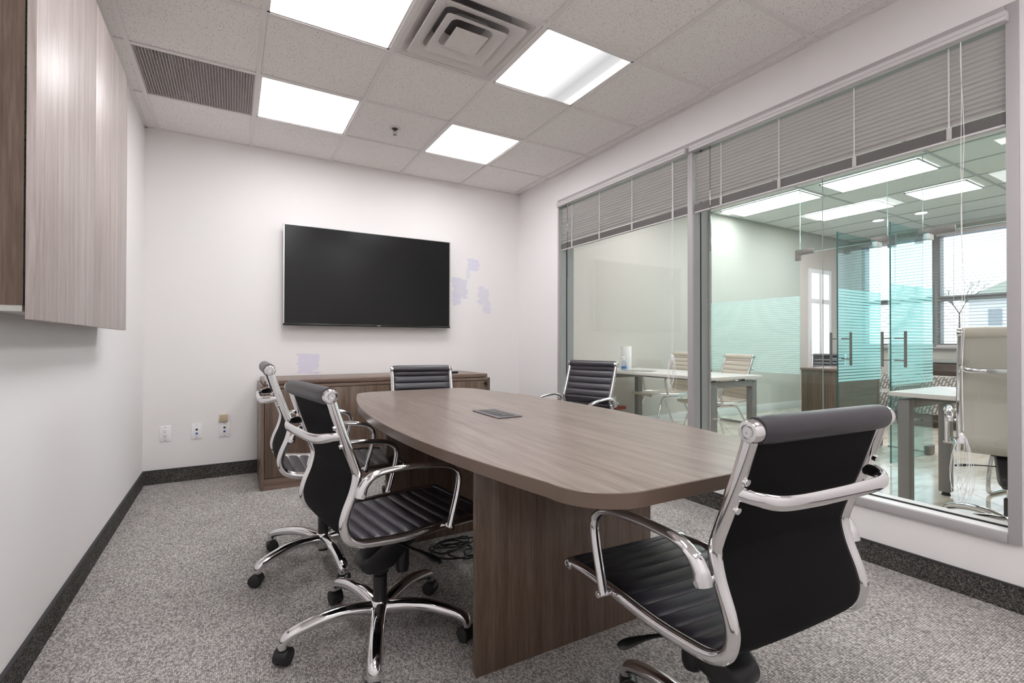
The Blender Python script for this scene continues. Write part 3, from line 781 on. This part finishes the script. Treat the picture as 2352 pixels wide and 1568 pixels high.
    D['lever'] = B().sweep(smooth([(.05, -.04, .33), (.075, -.10, .322), (.095, -.135, .315), (.112, -.175, .305), (.122, -.21, .296)], 4), .009, .004, side=(1, 0, 0), n=10, scales=[.7, .7, .7, .7, .7, .7, .8, .8, 1, 1, 1.3, 1.5, 1.7, 1.8, 1.8, 1.5, .9]).mesh('paddle_lever', M['blackp'])
    D['piston'] = B().cyl((0, 0, .15), (0, 0, .235), .014, n=20).mesh('piston', M['chrome'])
    D['gas_cylinder'] = B().cyl((0, 0, .05), (0, 0, .218), .0245, n=24).cyl((0, 0, .218), (0, 0, .224), .0245, .018, n=24).mesh('gas_cylinder', M['blackp'])
    D['hub'] = B().lathe([(0, .062), (.030, .062), (.038, .075), (.040, .10), (.036, .122), (.028, .132), (0, .132)], n=28).mesh('base_hub', M['chrome'])
    leg = smooth([(.02, 0, .104), (.06, 0, .112), (.12, 0, .119), (.18, 0, .117), (.24, 0, .106), (.285, 0, .094), (.307, 0, .082), (.314, 0, .066), (.314, 0, .056)], 4)
    n = len(leg); sc_ = [(1.2 - .32 * (i / n), 1.35 - .45 * (i / n)) for i in range(n)]
    D['leg'] = B().sweep(leg, .0225, .0165, side=(0, 1, 0), n=14, scales=sc_).mesh('base_leg', M['chrome'])
    b = B(); b.cyl((0, 0, .045), (0, 0, .062), .008, n=12)
    hood = [(.0275 * math.cos(q), .0265 + .0275 * math.sin(q)) for q in [-.35 + k_ * (PI + .7) / 14 for k_ in range(15)]]
    b2 = B().prism(hood, -.0235, .0235, .003)
    bmesh.ops.transform(b2.bm, matrix=Matrix(((1, 0, 0, -.004), (0, 0, 1, 0), (0, 1, 0, 0), (0, 0, 0, 1))), verts=b2.bm.verts)
    tmp = bpy.data.meshes.new('tmp'); b2.bm.to_mesh(tmp); b2.bm.free(); b.bm.from_mesh(tmp); bpy.data.meshes.remove(tmp)
    D['caster'] = b.mesh('caster', M['blackp'])
    D['wheel'] = B().lathe([(0, -.009), (.017, -.009), (.0245, -.006), (.0262, 0), (.0255, .006), (.024, .009), (0, .009)], n=26, mt=Matrix.Rotation(PI / 2, 4, 'X')).mesh('wheel', M['rubber'])
    return D
CH = {'black': chair_meshes(PROF, 'office', M['leather'], M['meshback']), 'white': None}
def office_chair(D, name, label, hub, heading, star, dz, group=None, sticker=False, tall=False, casters=True):
    t = thing(name, label, 'chair', (hub[0], hub[1], 0), heading, group)
    z = (0, 0, dz)
    for k in ('backrest', 'seat', 'mechanism', 'tension_knob', 'back_brace', 'seat_cross_bar', 'piston'):
        put({'mechanism': 'tilt_mechanism'}.get(k, k), D[k], t, z)
    pr = PROF_T if tall else PROF
    tr = put('top_roll', D['top_roll'], t, z); frl = put('front_roll', D['front_roll'], t, z)
    for s in (-1, 1):
        put('side_frame', D['side_frame'], t, (0, s * HW, dz))
        put('brace_bracket', D['brace_bracket'], t, (0, s * HW, dz))
        for (f, zz), m_, par in (((pr[0][0], pr[0][1]), 'cap_big', tr), ((pr[-1][0], pr[-1][1]), 'cap_small', frl)):
            put('end_cap', D[m_], par, (f, s * .2005, zz), (-s * PI / 2, 0, 0))
        a = put('armrest', D['armrest'], t, (0, s * (HW + .034), dz))
        for f, zz in ((-.166, .590), (.143, .425)):
            put('arm_bolt', D['arm_bolt'], a, (f, 0, zz), (0, 0, 0 if s > 0 else PI))
    put('paddle_lever', D['lever'], t, z)
    lv = put('paddle_lever', D['lever'], t, z); lv.scale = (1, -1, 1)
    put('gas_cylinder', D['gas_cylinder'], t); put('base_hub', D['hub'], t)
    for i in range(5):
        a = star - heading + i * 2 * PI / 5
        put('base_leg', D['leg'], t, None, (0, 0, a))
        if casters:
            sw = a + [.9, 2.3, -.6, 1.7, 3.0][i]
            c = put('caster', D['caster'], t, (.314 * math.cos(a), .314 * math.sin(a), 0), (0, 0, sw))
            for s in (-1, 1): put('wheel', D['wheel'], c, (-.004, s * .0165, .0262), (0, 0, 0 if s > 0 else PI))
    if sticker: bx('maker_sticker', M['label'], t, -.035, .012, -.0438, -.0422, .285 + dz, .312 + dz)
    return t
R = math.radians
bl = CH['black']
office_chair(bl, 'office_chair', 'black ribbed office chair seen from behind at the near right of the table', (1.585, -3.63), R(86.1), R(90), 0.0)
office_chair(bl, 'office_chair', 'nearer of the two black ribbed chairs left of the table', (1.021, -2.665), R(8.7), R(180), 0.0, sticker=True)
office_chair(bl, 'office_chair', 'farther of the two black ribbed chairs left of the table, in front of the credenza', (.945, -1.925), R(0), R(132), .041)
office_chair(bl, 'office_chair', 'black ribbed chair at the far head of the table below the television', (1.70, -1.29), R(-101), R(60), -.03)
office_chair(bl, 'office_chair', 'black ribbed chair on the window side of the table, facing left', (2.726, -1.57), R(197), R(40), -.002)

# ================================================================ OFFICE AND LOBBY BEYOND THE GLASS
YO = -5.35
sobj(B().box(W + .155, OX, YO, OY + .2, -.12, -.008).build('floor_office', M['grout']), 'grout bed under the polished office floor tiles')
fl = bpy.data.objects['floor_office']
def clip(poly, x0, x1, y0, y1):
    for ax, v, sgn in ((0, x0, 1), (0, x1, -1), (1, y0, 1), (1, y1, -1)):
        out = []
        for i in range(len(poly)):
            a, b = poly[i - 1], poly[i]
            ia, ib = (a[ax] - v) * sgn >= 0, (b[ax] - v) * sgn >= 0
            if ia != ib:
                t_ = (v - a[ax]) / (b[ax] - a[ax]); out.append((a[0] + (b[0] - a[0]) * t_, a[1] + (b[1] - a[1]) * t_))
            if ib: out.append(b)
        poly = out
        if len(poly) < 3: return []
    return poly
TS = .60; hh = TS / 2 - .0015; d45 = math.sqrt(.5); fullt = None
for i in range(-14, 15):
    for j in range(-14, 15):
        u, v = i * TS, j * TS
        cx, cy = 6.8 + (u - v) * d45, -2.6 + (u + v) * d45
        if not (W - .3 < cx < OX + .5 and YO - .5 < cy < OY + .5): continue
        q = [(cx + (a - b) * d45, cy + (a + b) * d45) for a, b in ((-hh, -hh), (hh, -hh), (hh, hh), (-hh, hh))]
        p = clip(q, W + .157, OX - .001, YO + .001, OY - .001)
        if len(p) < 3: continue
        if len(p) == 4 and all(abs(a[0] - b[0]) < 1e-9 for a, b in zip(sorted(p), sorted(q))):
            if fullt is None: fullt = B().prism([(x - cx, y - cy) for x, y in q], -.008, 0).mesh('floor_tile', M['ftile'])
            put('floor_tile', fullt, fl, (cx, cy, 0))
        else:
            B().prism(p, -.008, 0).build('floor_tile', M['ftile'], fl)
# walls
sobj(B().box(W + .155, OX + .15, OY, OY + .15, 0, 3.1).build('wall_office_left', M['owall']), 'beige wall at the far left of the office')
sobj(B().box(W + .155, OX + .15, YO - .15, YO, 0, 3.1).build('wall_office_right', M['owall']), 'beige wall at the right of the office')
for nm, a in (('baseboard_office', (W + .155, OX, OY - .012, OY, 0, .115)),):
    sobj(B().box(*a, bev=.003).build(nm, M['skirt']), 'white skirting along the office wall')
Zs, Zt = 1.0, 2.80
wf = B().box(OX, OX + .15, YO, OY, 0, Zs).box(OX, OX + .15, YO, OY, Zt, 3.1).box(OX, OX + .15, -.12, OY, Zs, Zt).box(OX, OX + .15, YO, -4.6, Zs, Zt)
sobj(wf.build('wall_lobby_far', M['owall']), 'far lobby wall holding the exterior windows')
# office ceiling
oc = struct('ceiling_office', 'suspended ceiling over the office and lobby')
bx('ceiling_deck', M['plenum'], oc, W + .155, OX + .15, YO, OY, 3.02, 3.1)
ox = [6.36 - .6096 * 5 + .6096 * k for k in range(12)]
oy = [.02 - 1.2192 * k for k in range(6)]
OL = [(6.39, 6.92, -1.17, -.10), (6.41, 6.93, -2.32, -1.39), (7.63, 8.17, -1.45, -.55), (7.63, 8.17, -2.32, -1.74)]
oname = ['bright office light panel nearest the green wall', 'bright office light panel above the glass door hinges', 'bright lobby light panel farther left', 'bright lobby light panel farther right']
OL2 = [(4.56, 5.1, -1.6, -.5), (4.56, 5.1, -3.6, -2.5), (6.41, 6.93, -4.2, -3.2), (8.85, 9.4, -3.6, -2.5)]  # out of view; the panels over the desks are added to light the office
for x in ox:
    if x > W + .2: bx('t_bar', M['otbar'], oc, x - .012, x + .012, YO, OY, OH, OH + .006)
for y in oy: bx('cross_bar', M['otbar'], oc, W + .155, OX, y - .012, y + .012, OH + .0005, OH + .006)
def overlaps(a, b): return a[0] < b[1] - .02 and b[0] < a[1] - .02 and a[2] < b[3] - .02 and b[2] < a[3] - .02
ed_x = [W + .155] + [x for x in ox if x > W + .2] + [OX]; ed_y = [OY] + oy + [YO]
for a, b2 in zip(ed_x, ed_x[1:]):
    for c, d in zip(ed_y, ed_y[1:]):
        if c - d < .03 or b2 - a < .03: continue
        hx, hy = (b2 - a) / 2 - .003, (c - d) / 2 - .003
        B().box(-hx, hx, -hy, hy, 0, .012).build('ceiling_tile', M['oceil'], oc, loc=((a + b2) / 2, (c + d) / 2, OH + .007))
for k, (a, b2, c, d) in enumerate(OL + OL2):
    t = thing('office_ceiling_light', (oname + ['unseen light panel added over the left desk to light the office', 'unseen light panel added over the right desk to light the office', 'office light panel near the right doorway', 'lobby light panel near the exterior windows'])[k], 'light', ((a + b2) / 2, (c + d) / 2, OH - .012), 0, 'long light panels beyond the glass')
    hx, hy = (b2 - a) / 2, (d - c) / 2
    f = B().box(-hx, hx, -hy, -hy + .012, 0, .012).box(-hx, hx, hy - .012, hy, 0, .012).box(-hx, -hx + .012, -hy, hy, 0, .012).box(hx - .012, hx, -hy, hy, 0, .012)
    f.build('frame', M['otbar'], t); bx('lens', M['olens'] if a < 6.2 else M['llens'], t, -hx + .012, hx - .012, -hy + .012, hy - .012, .003, .006)
for x, y, lb in ((8.9, -.95, 'round recessed downlight farther left in the lobby ceiling'), (9.0, -2.6, 'round recessed downlight farther right in the lobby ceiling'), (8.95, -1.45, 'round recessed downlight between the two others')):
    t = thing('downlight', lb, 'light', (x, y, OH + .006))
    B().lathe([(.085, -.004), (.09, 0), (.07, -.001), (.07, .03)]).build('trim_ring', M['white'], t)
    B().cyl((0, 0, .001), (0, 0, -.002), .065, n=24).build('lamp', M['llens'], t)

# ---- exterior windows with blinds
wcount = 0
def ext_window(n_, y0, y1, label):
    t = struct('window_%d' % n_, label)
    fr = M['frame_in']
    bx('window_frame', fr, t, OX - .01, OX + .14, y0, y0 + .05, Zs, Zt); bx('window_frame', fr, t, OX - .01, OX + .14, y1 - .05, y1, Zs, Zt)
    bx('window_frame', fr, t, OX - .01, OX + .14, y0 + .05, y1 - .05, Zt - .05, Zt); bx('window_frame', fr, t, OX - .01, OX + .14, y0 + .05, y1 - .05, Zs, Zs + .05)
    bx('transom_bar', fr, t, OX - .01, OX + .12, y0 + .05, y1 - .05, 1.72, 1.80)
    bx('pane', M['glass'], t, OX + .06, OX + .066, y0 + .05, y1 - .05, 1.80, Zt - .05)
    bx('pane', M['glass'], t, OX + .06, OX + .066, y0 + .05, y1 - .05, Zs + .05, 1.72)
    bx('window_sill', M['frame'], t, OX - .09, OX, y0, y1, Zs - .03, Zs)
    bl_ = thing('venetian_blind', 'open white slatted blind over ' + label, 'blind', (OX - .05, (y0 + y1) / 2, Zt - .02), 0, 'wide-slat blinds of the lobby windows')
    hw = (y1 - y0) / 2 - .02
    bx('headrail', M['valance'], bl_, -.025, .025, -hw, hw, -.03, .02)
    b = B().box(-.024, .024, -hw, hw, -.0022, .0022).xf(Matrix.Rotation(R(-8), 4, 'Y')); me = b.mesh('slat', M['slat_w'])
    k = 0; z = -.06
    while z > Zs - Zt + .06: put('slat', me, bl_, (0, 0, z)); z -= .0495
    bx('bottom_rail', M['valance'], bl_, -.024, .024, -hw, hw, Zs - Zt + .02, Zs - Zt + .045)
    for c in (-hw * .75, 0, hw * .75): bx('ladder_tape', M['valance'], bl_, -.027, -.0255, c - .003, c + .003, Zs - Zt + .03, 0)
ext_window(2, -1.17, -.12, 'the left lobby window')
ext_window(3, -2.95, -1.17, 'the middle lobby window')
ext_window(4, -4.6, -2.95, 'the right lobby window')
# ---- bright window reflection, imitated by glowing panes on the left lobby wall
t = struct('reflected_window', 'glowing stand-in for a window reflection, on the left lobby wall')
for a in ((8.86, 8.93, .0, 2.3), (9.17, 9.24, .0, 2.3), (9.48, 9.55, .0, 2.3)): bx('reflection_frame', M['skirt'], t, a[0], a[1], OY - .03, OY - .002, a[2], a[3])
bx('reflection_head', M['skirt'], t, 8.93, 9.48, OY - .028, OY - .002, 2.23, 2.3); bx('reflection_rail', M['skirt'], t, 8.93, 9.48, OY - .026, OY - .002, 1.72, 1.8)
bx('reflection_low_rail', M['skirt'], t, 8.93, 9.48, OY - .026, OY - .002, 0, .24)
M['reflection_glow'] = mat('glowing_reflection_pane', (.8, .85, .88), .3, emit=(.86, .95, 1), es=1.1)  # panes glow in place of reflected daylight
for a, b2 in ((8.93, 9.17), (9.24, 9.48)):
    for c, d in ((.24, 1.72), (1.8, 2.23)): bx('pane', M['reflection_glow'], t, a, b2, OY - .02, OY - .012, c, d)

# ---- glass partition
gp = struct('wall_glass_front', 'frameless glass partition with frosted stripes between office and lobby')
bx('wall_channel', M['steel'], gp, PX - .015, PX + .015, OY - .05, OY, 0, OH)
bx('floor_channel', M['steel'], gp, PX - .012, PX + .012, -1.218, OY - .05, 0, .03)
bx('floor_channel', M['steel'], gp, PX - .012, PX + .012, -2.379, -2.09, 0, .012)
def panel(y0, y1, z0, z1): bx('glass_panel', M['glass_p'], gp, PX - .005, PX + .005, y0 + .0015, y1 - .0015, z0, z1)
panel(-1.218, OY - .05, .02, 2.1); panel(-2.379, -2.09, .012, 2.1); panel(-4.3, -3.27, .012, 2.1)
for a, c in ((-1.218, OY - .05), (-2.09, -1.218), (-2.379, -2.09), (-3.27, -2.379), (-4.3, -3.27)): panel(a, c, 2.103, OH)
for y in (-1.218, -2.09, -2.379, -3.27): bx('glass_edge', M['bge'], gp, PX - .006, PX + .006, y - .0014, y + .0014, 2.1, OH)
for a, c in ((-2.09, -1.218), (-3.27, -2.379)): bx('glass_edge', M['bge'], gp, PX - .006, PX + .006, a + .002, c - .002, 2.0995, 2.1035)
f = B(); z = .685
while z < 1.60:
    f.box(PX - .0065, PX - .0055, -1.216, OY - .052, z, z + .0165); z += .0225
f = f.build('frosted_stripes', M['film_w'], gp); f['kind'] = 'stuff'
f = B(); z = .685
while z < 1.60:
    f.box(PX - .0065, PX - .0055, -2.377, -2.092, z, z + .0165); z += .0225
f = f.build('frosted_stripes', M['film_w'], gp); f['kind'] = 'stuff'
def patch(y0, y1, yv0, yv1):
    B().box(PX - .022, PX + .022, y0, y1, 2.085, 2.145, bev=.002).box(PX - .021, PX + .021, yv0, yv1, 2.02, 2.09, bev=.002).build('patch_fitting', M['satin'], gp)
patch(-1.37, -1.17, -1.222, -1.17); patch(-2.16, -1.95, -2.16, -2.095); patch(-2.62, -2.35, -2.379, -2.32)
def glass_door(y, label):
    t = thing('glass_door', label, 'door', (PX - .015, y, 0), 0, 'open tinted glass doors')
    x0 = -.845
    bx('leaf', M['glass_d'], t, x0 + .002, 0, -.005, .005, .012, 2.095)
    bx('leaf_edge', M['glass_edge'], t, x0, x0 + .002, -.0052, .0052, .012, 2.095)
    f = B(); z = .685; k = 0
    while z < 1.555:
        f.box(x0 + .004, -.002, -.0065, -.0055, z, z + .0205); z += .0285
    f = f.build('frosted_stripes', M['film'], t); f['kind'] = 'stuff'
    B().box(-.12, 0, -.02, .02, 2.03, 2.08, bev=.003).build('top_patch', M['white'], t)
    B().box(-.13, 0, -.02, .02, .006, .085, bev=.003).build('bottom_patch', M['satin'], t)
    h_ = B()
    for s in (-1, 1):
        h_.cyl((x0 + .06, s * .085, .84), (x0 + .06, s * .085, 1.15), .011, n=12)
    for zz in (.90, 1.09): h_.cyl((x0 + .06, -.085, zz), (x0 + .06, .085, zz), .006, n=10)
    h_.build('pull_handle', M['satin'], t)
glass_door(-2.03, 'open teal glass door with frosted stripes, left of the two')
glass_door(-2.45, 'open teal glass door with frosted stripes, right of the two')

# ---- desks
def desk(x0, x1, y0, y1, label, legs):
    t = thing('office_desk', label, 'desk', ((x0 + x1) / 2, (y0 + y1) / 2, 0)); hx, hy = (x1 - x0) / 2, (y1 - y0) / 2
    B().box(-hx, hx, -hy, hy, .715, .742, bev=.002).build('desktop', M['desk_w'], t)
    for s in (-1, 1):
        yy = s * (hy - .06)
        for sx in (-1, 1):
            B().box(sx * (hx - .075) - .035, sx * (hx - .075) + .035, yy - .03, yy + .03, .025, .695, bev=.002).build('leg', M['steel'], t)
            B().cyl((sx * (hx - .075), yy, 0), (sx * (hx - .075), yy, .025), .026, .018, n=14).build('foot', M['rubber'], t)
        B().box(-hx + .11, hx - .11, yy - .028, yy + .028, .64, .695, bev=.002).build('end_rail', M['steel'], t)
    for sx in (-1, 1): B().box(sx * (hx - .15) - .02, sx * (hx - .15) + .02, -hy + .09, hy - .09, .69, .715).build('side_rail', M['steel'], t)
    return t
desk(4.20, 4.93, -1.63, -.03, 'white desk with grey steel legs against the beige office wall', None)
desk(4.14, 4.90, -4.50, -2.965, 'white desk with grey steel legs in front of the tall cream chair', None)
# things on the first desk
t = thing('paper_towel_roll', 'standing roll of white paper towels on the left desk', 'towel roll', (4.42, -.33, .742))
B().lathe([(.018, 0), (.060, 0), (.062, .004), (.062, .264), (.060, .268), (.018, .268), (.018, 0)], n=32).build('paper', M['paper'], t)
B().lathe([(.0178, .001), (.0178, .267), (.015, .267), (.015, .001), (.0178, .001)], n=20).build('core', M['beige'], t)
t = thing('sanitizer_bottle', 'clear pump bottle of hand sanitizer before the paper towels', 'bottle', (4.33, -.395, .742))
B().lathe([(0, 0), (.027, 0), (.029, .004), (.029, .085), (.022, .102), (.011, .110), (.011, .118), (0, .118)], n=24).build('bottle', glass('clear_bottle_plastic', (.9, .93, .95), 1), t)
B().lathe([(.0293, .02), (.0296, .02), (.0296, .045), (.0293, .045)], n=24).build('blue_label', M['print'], t)
B().lathe([(.012, .112), (.013, .125), (.005, .128), (.005, .148), (0, .148)], n=16).box(-.03, .008, -.004, .004, .146, .154).build('pump', M['white'], t)
t = thing('small_bottle', 'small white-capped bottle left of the sanitizer', 'bottle', (4.30, -.31, .742))
B().lathe([(0, 0), (.021, 0), (.022, .06), (.014, .075), (0, .075)], n=20).build('body', M['white'], t)
B().lathe([(.012, .075), (.012, .095), (0, .095)], n=16).build('cap', M['white'], t)
tag(B().box(-.11, .11, -.14, .14, 0, .004).xf(Matrix.Rotation(.4, 4, 'Z')).build('paper_stack', mat('grey_printed_sheets', (.3, .3, .3), .8), loc=(4.40, -.58, .742)), 'few grey printed sheets lying on the left desk', 'papers')
t = thing('office_wall_plate', 'white outlet plate low on the beige office wall', 'outlet', (4.585, OY, .34))
B().box(-.035, .035, -.006, 0, -.057, .057, bev=.002).build('cover_plate', M['white'], t)
B().box(-.06, .05, -.04, -.006, -.045, -.01, bev=.006).build('plugged_adapter', M['white'], t)
t = thing('power_strip', 'small brick red power adapter below the office outlet', 'adapter', (4.66, OY - .03, .24))
B().box(-.07, .07, -.03, .03, 0, .035, bev=.005).build('body', M['red'], t)
B().sweep(smooth([(-.07, 0, .018), (-.12, 0, -.03), (-.14, 0, -.15), (-.1, -.02, -.235)], 5), .004, n=6).build('lead', M['cable'], t)

# ---- cream chairs
wd = chair_meshes(PROF, 'guest', M['wleather'], M['wback'])
wt = chair_meshes(PROF_T, 'tall', M['wleather'], M['wback'])
def side_loop(s):
    P = smooth([(.30, s * .235, .012), (.27, s * .228, .12), (.20, s * .2, .34), (.17, s * .19, .385), (.13, s * .185, .396), (-.02, s * .185, .396), (-.07, s * .19, .385), (-.10, s * .2, .34), (-.20, s * .228, .12), (-.24, s * .235, .012)], 5)
    return B().sweep(P, .0115, n=12).mesh('leg_loop', M['chrome'])
loopL, loopR = side_loop(1), side_loop(-1)
foot = B().cyl((0, 0, 0), (0, 0, .02), .013, n=12).mesh('rubber_foot', M['rubber'])
def guest_chair(label, hub, heading, sled=False, dz=.03):
    t = thing('guest_chair', label, 'chair', (hub[0], hub[1], 0), heading, 'cream guest chairs'); z = (0, 0, dz)
    for k in ('backrest', 'seat', 'back_brace', 'seat_cross_bar'): put(k, wd[k], t, z)
    tr = put('top_roll', wd['top_roll'], t, z); fr_ = put('front_roll', wd['front_roll'], t, z)
    for s in (-1, 1):
        put('side_frame', wd['side_frame'], t, (0, s * HW, dz)); put('brace_bracket', wd['brace_bracket'], t, (0, s * HW, dz))
        for (f, zz), m_, par in ((PROF[0], 'cap_big', tr), (PROF[-1], 'cap_small', fr_)): put('end_cap', wd[m_], par, (f, s * .199, zz), (-s * PI / 2, 0, 0))
        a = put('armrest', wd['armrest'], t, (0, s * (HW + .034), dz))
        if not sled:
            lp = put('leg_loop', loopL if s > 0 else loopR, t, z)
            lp.location.z = dz * .6
            for f in (.30, -.24): put('rubber_foot', foot, lp, (f, s * .235, -dz * .6))
    if sled:
        P = smooth([(-.02, -.19, .40), (.17, -.20, .392), (.25, -.215, .36), (.30, -.23, .2), (.315, -.235, .05), (.28, -.235, .014), (.1, -.235, .013), (-.2, -.235, .013), (-.24, -.2, .013), (-.24, 0, .013)], 6)
        P = P + [Vector((p.x, -p.y, p.z)) for p in P[::-1][1:]]
        B().sweep(P, .012, n=12).build('sled_frame', M['chrome'], t)
    return t
def hub_from_back(bx_, by_, h, f=.245): return (bx_ + f * math.cos(h), by_ + f * math.sin(h))
guest_chair('cream ribbed guest chair at the left desk, nearer the beige wall', hub_from_back(5.33, -.38, R(165)), R(165))
guest_chair('cream ribbed guest chair at the left desk, right of the window mullion', hub_from_back(5.20, -1.20, R(163)), R(163), dz=.02)
guest_chair('cream guest chair with chrome sled base across the right desk', (5.35, -3.45), R(172), True)
office_chair(wt, 'tall_office_chair', 'tall cream leather office chair seen from behind at the right desk', (4.125, -3.513), R(20), R(215), .045, tall=True)

# ---- lobby furniture
t = thing('reception_desk', 'walnut reception desk behind the glass partition', 'desk', (7.2, -1.24, 0))
bx('end_panel', M['wood_z'], t, -.5, -.47, -.215, .215, 0, .715, bev=.002); bx('end_panel', M['wood_z'], t, .47, .5, -.215, .215, 0, .715, bev=.002)
bx('desktop', M['wood_x'], t, -.52, .52, -.23, .23, .715, .745, bev=.002); bx('front_panel', M['wood_x'], t, -.47, .47, -.2, -.18, .05, .715)
office_chair(bl, 'office_chair', 'dark office chair behind the reception desk in the lobby', (8.1, -.62), R(200), R(10), -.02, casters=False)
t = thing('sideboard', 'dark slatted sideboard beneath the lobby windows', 'cabinet', (9.95, -2.0, 0))
bx('carcass', M['dark_wood'], t, -.2, .2, -.9, .9, .05, .76); bx('top', M['frame_in'], t, -.22, .22, -.92, .92, .76, .80, bev=.003); bx('plinth', M['gasket'], t, -.17, .17, -.87, .87, 0, .05)
for k in range(3):
    for j in range(2): bx('drawer_front', M['dark_wood'], t, -.215, -.2, -.89 + k * .6, -.31 + k * .6, .07 + j * .36, .40 + j * .34, bev=.002)
def lounge(x, y, rz, w_, label):
    t = thing('lounge_chair', label, 'armchair', (x, y, 0), rz, 'patterned lobby lounge chairs')
    B().box(-.30, .32, -w_ + .08, w_ - .08, .16, .38, bev=.03).build('seat', M['greek'], t)
    B().box(-.38, -.24, -w_ + .02, w_ - .02, .16, .62, bev=.04).build('backrest', M['greek'], t)
    for s in (-1, 1): B().box(-.34, .32, s * (w_ - .05) - .045, s * (w_ - .05) + .045, .16, .50, bev=.035).build('armrest', M['greek'], t)
    B().box(-.35, .31, -w_ + .03, w_ - .03, .10, .16).build('base_frame', M['dark_wood'], t)
    for sx in (-.3, .27):
        for s in (-1, 1): B().cyl((sx, s * (w_ - .08), 0), (sx, s * (w_ - .08), .10), .015, .022, n=10).build('leg', M['dark_wood'], t)
lounge(8.35, -1.80, R(175), .36, 'patterned lobby armchair seen below the right glass door')
lounge(8.75, -1.02 - .0, R(185), .36, 'patterned lobby armchair seen below the left glass door')

# ================================================================ OUTSIDE
sobj(B().box(OX + .15, 90, -40, 60, -.2, -.1).build('ground', M['pave']), 'pale pavement outside')
t = thing('house', 'distant pale house with a hipped mossy roof beyond the lobby window', 'building', (44, 5.3, -.1), .1)
bx('wall', M['render'], t, -3, 3, -2.3, 2.3, 0, 3.9)
b = B(); v = [b.bm.verts.new(p) for p in ((-3.4, -2.7, 3.9), (3.4, -2.7, 3.9), (3.4, 2.7, 3.9), (-3.4, 2.7, 3.9), (0, -.8, 5.4), (0, .8, 5.4))]
for q in ((0, 1, 4), (1, 2, 5, 4), (2, 3, 5), (3, 0, 4, 5), (3, 2, 1, 0)): b.bm.faces.new([v[i] for i in q])
b.build('roof', M['roofm'], t, angle=5)
for k in range(3): bx('window', M['hwin'], t, -3.05, -3, -1.6 + k * 1.2, -1.0 + k * 1.2, 2.3, 3.3)
def tree(x, y, hgt, label, seed):
    rnd = random.Random(seed); b = B()
    def br(p, d, l, r, n):
        q = p + d * l; b.cyl(p, q, r, r * .65, n=6, cap=False)
        if n == 0: return
        for k in range(3):
            e = (d + Vector((rnd.uniform(-.75, .75), rnd.uniform(-.75, .75), rnd.uniform(-.1, .5)))).normalized()
            br(q, e, l * rnd.uniform(.6, .85), r * .6, n - 1)
    t_ = thing('bare_tree', label, 'tree', (x, y, -.1))
    B().cyl((0, 0, 0), (0, 0, hgt * .35), .09, .06, n=10).build('trunk', M['bark'], t_)
    br(Vector((0, 0, hgt * .33)), Vector((0, 0, 1)), hgt * .17, .055, 5)
    o = b.build('branches', M['bark'], t_); o['kind'] = 'stuff'
tree(38, 6.9, 5.9, 'bare tree beside the distant house beyond the window', 2)
tree(34, 10.5, 5.2, 'smaller bare tree left of the distant house', 8)
